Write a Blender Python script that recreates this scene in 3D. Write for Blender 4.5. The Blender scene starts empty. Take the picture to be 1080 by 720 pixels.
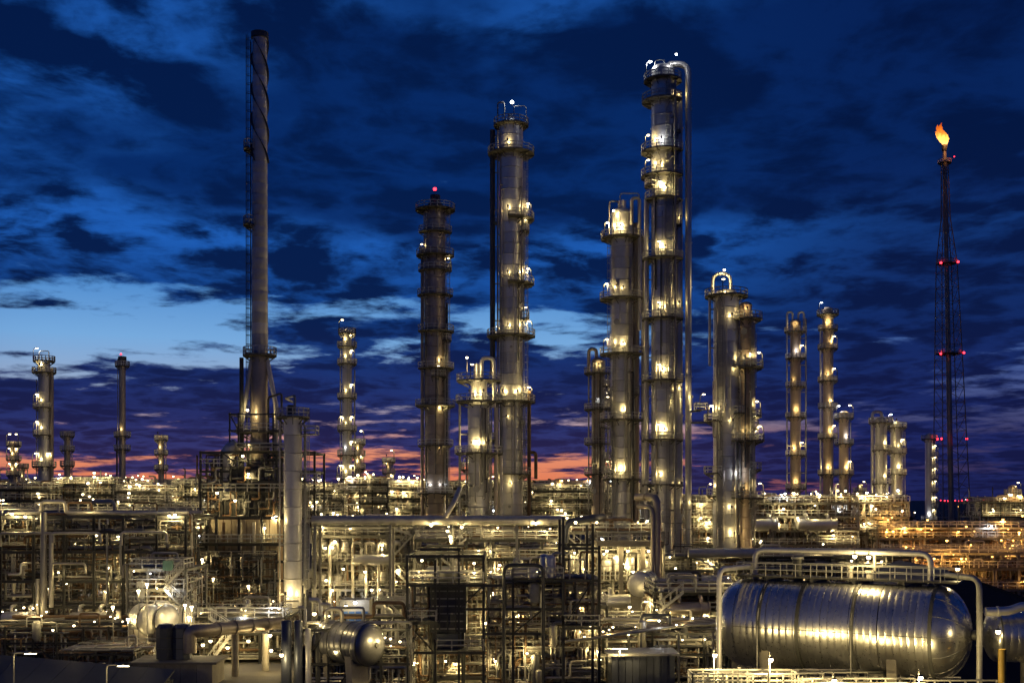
import bpy, math, random
from math import sin, cos, pi, radians
from mathutils import Vector, Matrix

# ------------------------------------------------------------------ camera
scene = bpy.context.scene
col = scene.collection
FPX, HORIZON, CAMZ = 1200.0, 525.0, 20.0          # focal length in photo pixels, horizon row, eye height
cam_d = bpy.data.cameras.new('camera')
cam = bpy.data.objects.new('camera', cam_d)
col.objects.link(cam)
cam.location = (0, 0, CAMZ)
cam.rotation_euler = (radians(90), 0, 0)
cam_d.sensor_width = 36
cam_d.lens = 36 * FPX / 1080
cam_d.shift_y = (HORIZON - 360) / 1080
cam_d.clip_start = 0.5
cam_d.clip_end = 20000
scene.camera = cam

# ------------------------------------------------------------------ world: dusk sky with broken cloud
world = bpy.data.worlds.new('World')
scene.world = world
world.use_nodes = True
world.cycles.sampling_method = 'MANUAL'
world.cycles.sample_map_resolution = 256


class NT:
    """small helper that writes shader maths"""
    def __init__(s, tree):
        s.t = tree
        s.n = tree.nodes
        s.l = tree.links
        s.n.clear()

    def put(s, node, idx, v):
        if v is None:
            return
        if hasattr(v, 'is_output'):
            s.l.new(v, node.inputs[idx])
        else:
            node.inputs[idx].default_value = v

    def m(s, op, a, b=None, c=None, clamp=False):
        nd = s.n.new('ShaderNodeMath')
        nd.operation = op
        nd.use_clamp = clamp
        s.put(nd, 0, a); s.put(nd, 1, b); s.put(nd, 2, c)
        return nd.outputs[0]

    def ramp(s, fac, stops, interp='LINEAR'):
        nd = s.n.new('ShaderNodeValToRGB')
        cr = nd.color_ramp
        cr.interpolation = interp
        while len(cr.elements) < len(stops):
            cr.elements.new(0.5)
        for e, (p, c) in zip(cr.elements, stops):
            e.position = p
            e.color = (c, c, c, 1) if isinstance(c, (int, float)) else (*c, 1)
        s.put(nd, 0, fac)
        return nd.outputs[0]

    def mix(s, fac, a, b, mode='MIX', clamp=False):
        nd = s.n.new('ShaderNodeMix')
        nd.data_type = 'RGBA'
        nd.blend_type = mode
        nd.clamp_result = clamp
        s.put(nd, 0, fac)
        s.put(nd, 6, a if hasattr(a, 'is_output') else (*a, 1))
        s.put(nd, 7, b if hasattr(b, 'is_output') else (*b, 1))
        return nd.outputs[2]

    def smooth(s, v, lo, hi):
        nd = s.n.new('ShaderNodeMapRange')
        nd.interpolation_type = 'SMOOTHSTEP'
        s.put(nd, 0, v); s.put(nd, 1, lo); s.put(nd, 2, hi)
        nd.inputs[3].default_value = 0
        nd.inputs[4].default_value = 1
        return nd.outputs[0]

    def noise(s, vec, scale, detail=6, rough=0.55, dist=0.0, dim='3D'):
        nd = s.n.new('ShaderNodeTexNoise')
        nd.noise_dimensions = dim
        if vec is not None:
            s.l.new(vec, nd.inputs['Vector'])
        nd.inputs['Scale'].default_value = scale
        nd.inputs['Detail'].default_value = detail
        nd.inputs['Roughness'].default_value = rough
        nd.inputs['Distortion'].default_value = dist
        return nd.outputs[0]

    def xyz(s, x, y, z):
        nd = s.n.new('ShaderNodeCombineXYZ')
        s.put(nd, 0, x); s.put(nd, 1, y); s.put(nd, 2, z)
        return nd.outputs[0]


SUN_ELEV, SUN_AZ = radians(-2.0), radians(-9.0)     # just set, a little left of straight ahead


def build_sky():
    k = NT(world.node_tree)
    tc = k.n.new('ShaderNodeTexCoord')
    sep = k.n.new('ShaderNodeSeparateXYZ')
    k.l.new(tc.outputs['Generated'], sep.inputs[0])
    x, y, z = sep.outputs
    hor = k.m('SQRT', k.m('ADD', k.m('MULTIPLY', x, x), k.m('MULTIPLY', y, y)))
    e = k.m('DIVIDE', z, k.m('MAXIMUM', hor, 0.001))             # tangent of the elevation
    e = k.m('MAXIMUM', e, 0.0)
    az = k.m('ARCTAN2', x, y)                                     # 0 straight ahead, negative to the left
    daz = k.m('ABSOLUTE', k.m('SUBTRACT', az, SUN_AZ))
    glow = k.m('SUBTRACT', 1.0, k.smooth(daz, 0.22, 0.50))        # 1 towards the sunset
    ez = k.m('MULTIPLY', e, 2.0, clamp=True)                      # 0..0.5 -> 0..1

    sky = k.n.new('ShaderNodeTexSky')
    sky.sky_type = 'NISHITA'
    sky.sun_disc = False
    sky.sun_elevation = SUN_ELEV
    sky.sun_rotation = SUN_AZ
    nis = k.mix(1.0, sky.outputs[0], (0.05, 0.05, 0.05), 'MULTIPLY')

    # clear air behind the clouds: warm at the horizon on the sunset side, blue above
    warm = k.ramp(ez, [(0.0, (0.50, 0.12, 0.085)), (0.035, (0.72, 0.205, 0.105)), (0.085, (0.72, 0.26, 0.16)),
                       (0.13, (0.42, 0.30, 0.36)), (0.19, (0.27, 0.37, 0.56)), (0.27, (0.15, 0.37, 0.70)),
                       (0.36, (0.055, 0.24, 0.60)), (0.50, (0.018, 0.13, 0.42)), (1.0, (0.010, 0.08, 0.30))])
    cool = k.ramp(ez, [(0.0, (0.012, 0.016, 0.075)), (0.10, (0.018, 0.026, 0.12)), (0.20, (0.030, 0.070, 0.26)),
                       (0.28, (0.045, 0.13, 0.40)), (0.36, (0.020, 0.085, 0.31)), (1.0, (0.006, 0.045, 0.19))])
    clear = k.mix(glow, cool, warm)
    clear = k.mix(1.0, clear, nis, 'ADD')

    # cloud sheet seen in perspective
    den = k.m('ADD', k.m('MAXIMUM', z, 0.0), 0.10)
    px = k.m('DIVIDE', x, den)
    py = k.m('DIVIDE', y, den)
    v = k.xyz(px, py, 3.7)
    n1 = k.noise(v, 0.95, 9, 0.56, 0.15)
    v2 = k.xyz(k.m('ADD', px, 11.3), k.m('MULTIPLY', py, 1.1), 8.1)
    n2 = k.noise(v2, 3.4, 8, 0.60, 0.2)
    v3 = k.xyz(k.m('MULTIPLY', px, 0.8), k.m('ADD', py, 5.0), 1.3)
    n3 = k.noise(v3, 0.55, 4, 0.5, 0.0)

    # how open the cloud deck is at each height (one clear slot, thin slits low down)
    openl = k.ramp(ez, [(0.0, 0.32), (0.03, 0.37), (0.075, 0.392), (0.10, 0.27), (0.13, 0.35), (0.16, 0.26), (0.212, 0.27),
                        (0.232, 0.46), (0.275, 0.57), (0.325, 0.54), (0.37, 0.34), (0.44, 0.10), (1.0, 0.0)])
    openr = k.ramp(ez, [(0.0, 0.34), (0.05, 0.34), (0.10, 0.36), (0.2, 0.36), (0.26, 0.50), (0.29, 0.47), (0.34, 0.26),
                        (0.44, 0.08), (1.0, 0.0)])
    lean = k.m('SUBTRACT', 1.0, k.smooth(az, -0.30, 0.02))        # the clear slot closes to the right
    slot = k.m('MULTIPLY', k.m('SUBTRACT', lean, 1.0), k.ramp(ez, [(0.0, 0.0), (0.18, 0.0), (0.27, 0.25), (0.36, 0.2), (0.42, 0.0)]))
    op = k.m('ADD', k.m('MULTIPLY', openl, glow), k.m('MULTIPLY', openr, k.m('SUBTRACT', 1.0, glow)))
    op = k.m('ADD', op, slot)
    w2 = k.ramp(ez, [(0.0, 0.28), (0.15, 0.30), (0.25, 0.42), (1.0, 0.45)])
    dens = k.m('ADD', k.m('MULTIPLY', n1, k.m('SUBTRACT', 1.0, w2)), k.m('MULTIPLY', n2, w2))
    dens = k.m('ADD', k.m('MULTIPLY', k.m('SUBTRACT', dens, 0.5), 2.3), 0.5)
    d = k.m('SUBTRACT', dens, op)
    cover = k.smooth(d, -0.09, 0.10)

    # the clouds themselves: dusk blue, mauve low down, thin places letting more light through
    ccol = k.ramp(ez, [(0.0, (0.030, 0.022, 0.088)), (0.06, (0.034, 0.023, 0.092)), (0.14, (0.017, 0.019, 0.092)),
                       (0.22, (0.009, 0.019, 0.098)), (0.32, (0.004, 0.019, 0.098)), (0.55, (0.002, 0.0165, 0.092)),
                       (1.0, (0.0016, 0.0125, 0.072))])
    ccolr = k.ramp(ez, [(0.0, (0.011, 0.012, 0.066)), (0.10, (0.011, 0.014, 0.080)), (0.3, (0.005, 0.014, 0.078)),
                        (0.6, (0.002, 0.012, 0.070)), (1.0, (0.0016, 0.010, 0.062))])
    ccol = k.mix(glow, ccolr, ccol)
    # lumpy undersides: dark swells with brighter seams where the deck is thin
    wob = k.n.new('ShaderNodeTexNoise')
    wob.inputs['Scale'].default_value = 1.6
    wob.inputs['Detail'].default_value = 5
    k.l.new(v, wob.inputs['Vector'])
    vm = k.n.new('ShaderNodeVectorMath')
    vm.operation = 'MULTIPLY_ADD'
    k.l.new(wob.outputs[1], vm.inputs[0])
    vm.inputs[1].default_value = (0.35, 0.35, 0.0)
    k.l.new(k.xyz(px, k.m('MULTIPLY', py, 0.8), 2.0), vm.inputs[2])
    n4 = k.noise(vm.outputs[0], 3.1, 6, 0.55, 0.0)
    ridge = k.m('SUBTRACT', 1.0, k.m('MULTIPLY', k.m('ABSOLUTE', k.m('SUBTRACT', n4, 0.5)), 5.5), clamp=True)
    lump = k.m('ADD', k.m('MULTIPLY', ridge, 0.62), k.m('MULTIPLY', k.m('SUBTRACT', 0.62, n2), 1.5))
    seam = k.smooth(lump, 0.34, 0.88)
    big = k.smooth(k.m('ADD', n3, k.m('MULTIPLY', k.m('SUBTRACT', n1, 0.5), 0.6)), 0.40, 0.58)
    ccol = k.mix(seam, k.mix(1.0, ccol, (0.70, 0.72, 0.74), 'MULTIPLY'), k.mix(1.0, ccol, (1.2, 1.45, 1.45), 'MULTIPLY'))
    thinamt = k.m('MULTIPLY', k.m('MULTIPLY', seam, big), k.ramp(ez, [(0.0, 0.0), (0.3, 0.10), (0.45, 0.7), (0.8, 0.8), (1.0, 0.3)]))
    thinamt = k.m('MULTIPLY', thinamt, k.m('ADD', 0.16, k.m('MULTIPLY', glow, 0.84)))
    ccol = k.mix(thinamt, ccol, (0.018, 0.15, 0.62))
    out = k.mix(cover, clear, ccol)
    bg = k.n.new('ShaderNodeBackground')
    k.l.new(out, bg.inputs[0])
    bg.inputs[1].default_value = 1.0
    wo = k.n.new('ShaderNodeOutputWorld')
    k.l.new(bg.outputs[0], wo.inputs[0])


build_sky()

# ------------------------------------------------------------------ what is left of the sun
sun_d = bpy.data.lights.new('sun', 'SUN')
sun_d.energy = 0.03
sun_d.angle = radians(12)
sun_d.color = (1.0, 0.62, 0.45)
sun = bpy.data.objects.new('sun', sun_d)
col.objects.link(sun)
sun.rotation_euler = Vector((-sin(SUN_AZ), -cos(SUN_AZ), -0.06)).to_track_quat('-Z', 'Y').to_euler()

# ------------------------------------------------------------------ exposure and sampling
vs = scene.view_settings
vs.view_transform = 'Standard'
vs.look = 'None'
vs.exposure = 0.0
vs.gamma = 1.0
vs.use_curve_mapping = False
cy = scene.cycles
cy.max_bounces = 4
cy.diffuse_bounces = 2
cy.glossy_bounces = 2
cy.use_adaptive_sampling = True
cy.adaptive_threshold = 0.02
cy.adaptive_min_samples = 24
cy.transmission_bounces = 2
cy.use_denoising = True
cy.sample_clamp_indirect = 4.0
cy.use_light_tree = True
cy.caustics_reflective = False
cy.caustics_refractive = False

# ------------------------------------------------------------------ materials
def principled(name, base, rough=0.5, metal=0.0, var=0.25, scale=0.6, bump=0.0, bscale=4.0, streak=False, rvar=0.12):
    mt = bpy.data.materials.new(name)
    mt.use_nodes = True
    k = NT(mt.node_tree)
    bs = k.n.new('ShaderNodeBsdfPrincipled')
    out = k.n.new('ShaderNodeOutputMaterial')
    k.l.new(bs.outputs[0], out.inputs[0])
    tc = k.n.new('ShaderNodeTexCoord')
    geo = k.n.new('ShaderNodeNewGeometry')
    info = k.n.new('ShaderNodeObjectInfo')
    vec = geo.outputs['Position']
    if streak:
        mp = k.n.new('ShaderNodeMapping')
        mp.inputs['Scale'].default_value = (1, 1, 0.12)
        k.l.new(vec, mp.inputs[0])
        vec = mp.outputs[0]
    n1 = k.noise(vec, scale, 5, 0.6)
    n2 = k.noise(geo.outputs['Position'], scale * 7, 3, 0.6)
    f = k.m('ADD', k.m('MULTIPLY', n1, 0.7), k.m('MULTIPLY', n2, 0.3))
    f = k.m('ADD', f, k.m('MULTIPLY', k.m('SUBTRACT', info.outputs['Random'], 0.5), 0.36))
    lo = tuple(c * (1 - var) for c in base)
    hi = tuple(min(1, c * (1 + var)) for c in base)
    k.l.new(k.ramp(f, [(0.3, lo), (0.7, hi)]), bs.inputs['Base Color'])
    k.l.new(k.m('ADD', rough - rvar / 2, k.m('MULTIPLY', n2, rvar)), bs.inputs['Roughness'])
    bs.inputs['Metallic'].default_value = metal
    if bump:
        b = k.n.new('ShaderNodeBump')
        b.inputs['Strength'].default_value = bump
        b.inputs['Distance'].default_value = 0.05
        k.l.new(k.noise(geo.outputs['Position'], bscale, 4, 0.6), b.inputs['Height'])
        k.l.new(b.outputs[0], bs.inputs['Normal'])
    return mt


def emitter(name, colour, strength):
    mt = bpy.data.materials.new(name)
    mt.use_nodes = True
    k = NT(mt.node_tree)
    em = k.n.new('ShaderNodeEmission')
    em.inputs[0].default_value = (*colour, 1)
    em.inputs[1].default_value = strength
    out = k.n.new('ShaderNodeOutputMaterial')
    k.l.new(em.outputs[0], out.inputs[0])
    mt.cycles.emission_sampling = 'NONE'
    return mt


M = {
    'clad': principled('aluminium_cladding', (0.64, 0.62, 0.57), 0.40, 0.62, 0.22, 0.5, 0.12, 1.5, True),
    'clad_brown': principled('weathered_cladding', (0.40, 0.34, 0.28), 0.44, 0.6, 0.25, 0.5, 0.12, 1.5, True),
    'clad_beige': principled('painted_insulation', (0.52, 0.40, 0.29), 0.5, 0.1, 0.18, 0.6, 0.1, 2.0, True),
    'clad_grey': principled('grey_stack_steel', (0.64, 0.62, 0.60), 0.42, 0.35, 0.2, 0.4, 0.1, 1.5, True),
    'tank': principled('polished_cladding', (0.70, 0.69, 0.66), 0.29, 0.94, 0.10, 0.5, 0.0, 0.9, False, 0.12),
    'pipe': principled('insulated_pipe', (0.52, 0.49, 0.43), 0.40, 0.40, 0.25, 0.8),
    'galv': principled('galvanised_steel', (0.36, 0.35, 0.32), 0.50, 0.25, 0.28, 1.0),
    'rust': principled('rusty_pipe', (0.20, 0.125, 0.07), 0.65, 0.1, 0.35, 1.2),
    'dark': principled('dark_painted_steel', (0.075, 0.075, 0.072), 0.5, 0.2, 0.3, 1.0),
    'frame': principled('grey_frame_steel', (0.17, 0.165, 0.15), 0.5, 0.2, 0.3, 1.0),
    'drumgrey': principled('dull_drum_cladding', (0.27, 0.27, 0.28), 0.36, 0.6, 0.2, 0.8, 0.05, 2.0),
    'grate': principled('grating_steel', (0.12, 0.115, 0.10), 0.6, 0.3, 0.3, 2.0),
    'rail': principled('galvanised_rail', (0.52, 0.51, 0.47), 0.5, 0.3, 0.2, 1.0),
    'concrete': principled('stained_concrete', (0.30, 0.27, 0.22), 0.85, 0.0, 0.3, 0.7, 0.3, 3.0),
    'panel': principled('furnace_casing', (0.36, 0.30, 0.22), 0.6, 0.15, 0.25, 0.8, 0.1, 2.0, True),
    'duct': principled('dark_blue_duct', (0.10, 0.11, 0.14), 0.45, 0.5, 0.25, 0.8),
    'roof': principled('dark_roof_sheet', (0.035, 0.040, 0.055), 0.55, 0.3, 0.25, 0.6),
    'asphalt': principled('yard_ground', (0.085, 0.075, 0.060), 0.85, 0.0, 0.4, 0.25, 0.3, 3.0),
    'white': principled('pale_sheeting', (0.66, 0.64, 0.58), 0.5, 0.1, 0.15, 0.6),
    'yellow': principled('yellow_paint', (0.50, 0.32, 0.05), 0.55, 0.0, 0.2, 1.0),
    'green': principled('green_cabinet', (0.16, 0.30, 0.22), 0.5, 0.0, 0.2, 1.0),
    'bluebox': principled('blue_cabinet', (0.05, 0.12, 0.30), 0.5, 0.1, 0.2, 1.0),
    'tree': principled('dark_foliage', (0.030, 0.040, 0.022), 0.8, 0.0, 0.4, 0.3),
    'flare': principled('scorched_steel', (0.27, 0.20, 0.15), 0.6, 0.3, 0.3, 0.4),
    'glow_warm': emitter('lamp_glow_warm', (1.0, 0.80, 0.46), 14),
    'glow_cool': emitter('lamp_glow_cool', (0.88, 0.95, 1.0), 14),
    'glow_sodium': emitter('lamp_glow_sodium', (1.0, 0.50, 0.12), 9),
    'glow_red': emitter('lamp_glow_red', (1.0, 0.03, 0.05), 6),
}
LAMP_RGB = {'warm': (1.0, 0.755, 0.315), 'cool': (0.95, 0.96, 1.0), 'sodium': (1.0, 0.47, 0.10), 'red': (1.0, 0.05, 0.05)}


# ------------------------------------------------------------------ placing: a photo pixel at a chosen distance
def WX(px, D):
    return (px - 540.0) / FPX * D


def WZ(py, D):
    return CAMZ + (HORIZON - py) / FPX * D


def V(px, py, D):
    return Vector((WX(px, D), D, WZ(py, D)))


# ------------------------------------------------------------------ objects
OFF = {}


def thing(name, label, cat, loc=(0, 0, 0), group=None):
    o = bpy.data.objects.new(name, None)
    o.empty_display_size = 0.5
    col.objects.link(o)
    o.location = loc
    o['label'] = label
    o['category'] = cat
    o['kind'] = 'thing'
    if group:
        o['group'] = group
    OFF[o.name] = Vector(loc)
    return o


def link(name, mesh, parent, loc=None, rot=None, scale=None, kind=None, label=None):
    """one mesh object; loc is in world space"""
    o = bpy.data.objects.new(name, mesh)
    col.objects.link(o)
    base = Vector((0, 0, 0))
    if parent is not None:
        o.parent = parent
        base = OFF[parent.name]
    w = Vector(loc) if loc is not None else base
    o.location = w - base
    OFF[o.name] = w
    if rot is not None:
        o.rotation_euler = rot
    if scale is not None:
        o.scale = scale
    if kind:
        o['kind'] = kind
    if label:
        o['label'] = label
    return o


class MB:
    def __init__(s):
        s.v = []
        s.f = []
        s.mi = []
        s.cur = 0

    def add(s, vs, fs):
        b = len(s.v)
        s.v.extend(vs)
        for f in fs:
            s.f.append(tuple(i + b for i in f))
            s.mi.append(s.cur)

    def box(s, cx, cy, cz, sx, sy, sz):
        x0, x1, y0, y1, z0, z1 = cx - sx / 2, cx + sx / 2, cy - sy / 2, cy + sy / 2, cz - sz / 2, cz + sz / 2
        s.add([(x0, y0, z0), (x1, y0, z0), (x1, y1, z0), (x0, y1, z0), (x0, y0, z1), (x1, y0, z1), (x1, y1, z1), (x0, y1, z1)],
              [(3, 2, 1, 0), (4, 5, 6, 7), (0, 1, 5, 4), (1, 2, 6, 5), (2, 3, 7, 6), (3, 0, 4, 7)])
        return s

    def bar(s, p0, p1, w, h=None):
        h = h or w
        p0, p1 = Vector(p0), Vector(p1)
        d = (p1 - p0)
        if d.length < 1e-6:
            return s
        d.normalize()
        up = Vector((0, 0, 1)) if abs(d.z) < 0.95 else Vector((0, 1, 0))
        a = d.cross(up).normalized() * (w / 2)
        b = a.cross(d).normalized() * (h / 2)
        q = [p0 - a - b, p0 + a - b, p0 + a + b, p0 - a + b, p1 - a - b, p1 + a - b, p1 + a + b, p1 - a + b]
        s.add([tuple(t) for t in q], [(3, 2, 1, 0), (4, 5, 6, 7), (0, 1, 5, 4), (1, 2, 6, 5), (2, 3, 7, 6), (3, 0, 4, 7)])
        return s

    def tube(s, pts, r, n=8, bend=None, cap=True, radii=None):
        pts = [Vector(p) for p in pts]
        if bend is None:
            bend = r * 2.6
        path = [pts[0]]
        for i in range(1, len(pts) - 1):
            a, b, c = pts[i - 1], pts[i], pts[i + 1]
            d0, d1 = (b - a), (c - b)
            l0, l1 = d0.length, d1.length
            if l0 < 1e-5 or l1 < 1e-5:
                continue
            d0 /= l0; d1 /= l1
            if d0.dot(d1) > 0.995 or bend <= 0:
                path.append(b)
                continue
            k = min(bend, l0 * 0.48, l1 * 0.48)
            q0, q1 = b - d0 * k, b + d1 * k
            m = 4 if n > 6 else 2
            for j in range(m + 1):
                t = j / m
                path.append(q0 * (1 - t) ** 2 + b * 2 * t * (1 - t) + q1 * t * t)
        path.append(pts[-1])
        N = len(path)
        rings = []
        d = (path[1] - path[0]).normalized()
        up = Vector((0, 0, 1)) if abs(d.z) < 0.9 else Vector((1, 0, 0))
        a = d.cross(up).normalized()
        vs = []
        for i, p in enumerate(path):
            if 0 < i < N - 1:
                d = ((path[i + 1] - p).normalized() + (p - path[i - 1]).normalized())
                if d.length < 1e-6:
                    d = path[i + 1] - p
                d.normalize()
            elif i == N - 1 and N > 1:
                d = (p - path[i - 1]).normalized()
            a = (a - d * a.dot(d))
            if a.length < 1e-6:
                a = d.orthogonal()
            a.normalize()
            b = d.cross(a)
            rr = r if radii is None else radii[min(i, len(radii) - 1)]
            for j in range(n):
                t = 2 * pi * j / n
                vs.append(tuple(p + a * (cos(t) * rr) + b * (sin(t) * rr)))
        fs = []
        for i in range(N - 1):
            for j in range(n):
                j2 = (j + 1) % n
                fs.append((i * n + j, i * n + j2, (i + 1) * n + j2, (i + 1) * n + j))
        if cap:
            fs.append(tuple(reversed(range(n))))
            fs.append(tuple(range((N - 1) * n, N * n)))
        s.add(vs, fs)
        return s

    def lathe(s, prof, n=24, at=(0, 0, 0), axis='Z', a0=0.0, a1=360.0, mat=None):
        """prof: (radius, along) pairs; closed ring unless a partial angle is given"""
        full = abs(a1 - a0) >= 359.9
        cnt = n if full else n + 1
        vs = []
        for r, z in prof:
            for j in range(cnt):
                t = radians(a0 + (a1 - a0) * j / n)
                if axis == 'Z':
                    p = Vector((cos(t) * r, sin(t) * r, z))
                elif axis == 'X':
                    p = Vector((z, cos(t) * r, sin(t) * r))
                else:
                    p = Vector((cos(t) * r, z, -sin(t) * r))
                if mat is not None:
                    p = mat @ p
                else:
                    p = p + Vector(at)
                vs.append(tuple(p))
        fs = []
        for i in range(len(prof) - 1):
            for j in range(n):
                j2 = (j + 1) % cnt if full else j + 1
                fs.append((i * cnt + j, i * cnt + j2, (i + 1) * cnt + j2, (i + 1) * cnt + j))
        s.add(vs, fs)
        return s

    def mesh(s, name, mats, smooth=True):
        me = bpy.data.meshes.new(name)
        me.from_pydata(s.v, [], s.f)
        if not isinstance(mats, (list, tuple)):
            mats = [mats]
        for m in mats:
            me.materials.append(M[m] if isinstance(m, str) else m)
        if len(mats) > 1:
            me.polygons.foreach_set('material_index', s.mi)
        if smooth:
            me.polygons.foreach_set('use_smooth', [True] * len(s.f))
            me.set_sharp_from_angle(angle=radians(42))
        me.update()
        return me

    def build(s, name, mats, parent=None, smooth=True, kind=None, label=None):
        if parent is not None:
            b = OFF[parent.name]
            if b.length > 0:
                bx_, by_, bz_ = b
                s.v = [(x - bx_, y - by_, z - bz_) for x, y, z in s.v]
            return link(name, s.mesh(name, mats, smooth), parent, b, kind=kind, label=label)
        return link(name, s.mesh(name, mats, smooth), None, kind=kind, label=label)


CACHE = {}


def cached(key, fn):
    if key not in CACHE:
        CACHE[key] = fn()
    return CACHE[key]


def h_mesh(mat):
    """unit H section along local X (0..1), flanges top and bottom"""
    def mk():
        b = MB()
        b.box(0.5, 0, 0.44, 1, 1, 0.12); b.box(0.5, 0, -0.44, 1, 1, 0.12); b.box(0.5, 0, 0, 1, 0.14, 0.76)
        return b.mesh('h_section', mat, False)
    return cached(('h', mat), mk)


def beam(parent, p0, p1, w, h, mat='dark', name='beam'):
    p0, p1 = Vector(p0), Vector(p1)
    d = p1 - p0
    q = d.to_track_quat('X', 'Z')
    return link(name, h_mesh(mat), parent, p0, q.to_euler(), (d.length, w, h))


def pipe(parent, pts, r, mat='pipe', n=10, name='pipe', bend=None, flange=0):
    b = MB().tube(pts, r, n, bend)
    if flange:
        P = [Vector(p) for p in pts]
        for i in range(len(P) - 1):
            d = P[i + 1] - P[i]
            L = d.length
            k = int(L / flange)
            for j in range(1, k + 1):
                c = P[i] + d * (j / (k + 1))
                u = d.normalized() * (r * 0.22)
                b.tube([c - u, c + u], r * 1.16, n)
    return b.build(name, mat, parent)


# ------------------------------------------------------------------ lamps: fixture with a bulb, and its light
LIGHTS = {}
N_LIGHTS = 0


def light_data(kind, P, rad):
    key = (kind, round(P), rad)
    if key not in LIGHTS:
        d = bpy.data.lights.new('lamp_light', 'POINT')
        d.energy = P
        d.color = LAMP_RGB[kind]
        d.shadow_soft_size = rad
        LIGHTS[key] = d
    return LIGHTS[key]


def lamp_mesh(style, kind):
    def mk():
        b = MB()
        if style == 'post':            # pole with a bent arm and a drooping head, base at the origin
            b.tube([(0, 0, 0), (0, 0, 2.3), (0.55, 0, 2.55)], 0.075, 6, 0.3)
            b.lathe([(0.02, 2.70), (0.26, 2.62), (0.30, 2.50)], 10, (0.6, 0, 0))
            b.cur = 1
            b.lathe([(0.27, 2.50), (0.22, 2.38), (0.0, 2.32)], 10, (0.6, 0, 0))
        elif style == 'globe':         # short stub with a round well glass
            b.tube([(0, 0, 0.55), (0, 0, 0.2)], 0.04, 5)
            b.lathe([(0.02, 0.32), (0.18, 0.26), (0.21, 0.16)], 10)
            b.cur = 1
            b.lathe([(0.17, 0.16), (0.19, 0.02), (0.13, -0.10), (0.0, -0.15)], 10)
        elif style == 'flood':         # floodlight that faces the camera side, on a bracket
            b.box(0, 0.16, 0, 0.62, 0.22, 0.44)
            b.box(0, 0.2, -0.42, 0.08, 0.08, 0.4)
            b.cur = 1
            b.box(0, 0.02, 0, 0.54, 0.06, 0.36)
        elif style == 'back':          # work lamp seen from behind, facing the vessel
            b.box(0, 0, 0, 0.30, 0.12, 0.42)
            b.tube([(0, 0, -1.7), (0, 0, -0.2)], 0.045, 5)
        elif style == 'tube':          # fluorescent batten
            b.box(0, 0, 0.10, 1.5, 0.16, 0.10)
            b.cur = 1
            b.box(0, 0, 0.0, 1.42, 0.13, 0.09)
        elif style == 'bulb':          # bare beacon
            b.box(0, 0, -0.3, 0.16, 0.16, 0.3)
            b.cur = 1
            b.lathe([(0.0, -0.25), (0.2, -0.16), (0.25, 0.0), (0.2, 0.16), (0.0, 0.25)], 8)
        return b.mesh('lamp_' + style, ['dark', 'glow_' + kind] if style != 'back' else ['dark'], True)
    return cached(('lamp', style, kind), mk)


LIGHT_AT = {'post': (0.6, 0, 2.15), 'globe': (0, 0, -0.28), 'flood': (0, -0.35, 0), 'back': (0, 0.22, 0.0), 'tube': (0, 0, -0.3), 'bulb': (0, 0, 0.45)}


def lamp(parent, x, y, z, kind='warm', P=200, style='globe', rot=0.0, rad=0.06, s=1.0):
    global N_LIGHTS
    o = link('lamp', lamp_mesh(style, kind), parent, (x, y, z), (0, 0, rot), (s, s, s))
    if P > 0:
        lo = bpy.data.objects.new('lamp_light', light_data(kind, P, rad))
        col.objects.link(lo)
        lo.parent = o
        lo.location = LIGHT_AT[style]
        N_LIGHTS += 1
    return o


# ------------------------------------------------------------------ pieces shared by structures
def railing_mesh(b, pts, h=1.1, r=0.045, step=1.5, closed=False):
    r *= 1.5
    P = [Vector(p) for p in pts]
    if closed:
        P.append(P[0])
    up = Vector((0, 0, 1))
    for i in range(len(P) - 1):
        a, c = P[i], P[i + 1]
        for hh in (h, h * 0.52):
            b.bar(a + up * hh, c + up * hh, r * 1.7)
        L = (c - a).length
        k = max(1, round(L / step))
        for j in range(k):
            q = a + (c - a) * (j / k)
            b.bar(q, q + up * h, r * 1.7)
    b.bar(P[-1], P[-1] + up * h, r * 1.7)


def ladder_mesh(b, p, z0, z1, out, w=0.5, cage=True):
    """p: foot (x, y); out: unit vector pointing away from what it climbs"""
    o = Vector((out[0], out[1], 0)).normalized()
    s = Vector((-o.y, o.x, 0))
    c = Vector((p[0], p[1], 0))
    for k in (-1, 1):
        b.bar(c + s * (w / 2 * k) + Vector((0, 0, z0)), c + s * (w / 2 * k) + Vector((0, 0, z1)), 0.08)
    z = z0 + 0.3
    while z < z1:
        b.bar(c - s * (w / 2) + Vector((0, 0, z)), c + s * (w / 2) + Vector((0, 0, z)), 0.05)
        z += 0.45
    if cage:
        z = z0 + 2.4
        hoop = [c + s * (0.38 * cos(t)) + o * (0.05 + 0.65 * sin(t)) for t in (0, 0.6, 1.2, 1.94, 2.54, pi)]
        while z < z1 + 1:
            for i in range(5):
                b.bar(hoop[i] + Vector((0, 0, z)), hoop[i + 1] + Vector((0, 0, z)), 0.06)
            z += 1.3
        for i in (1, 2, 3, 4):
            b.bar(hoop[i] + Vector((0, 0, z0 + 2.4)), hoop[i] + Vector((0, 0, z1 + 1)), 0.045)


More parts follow.
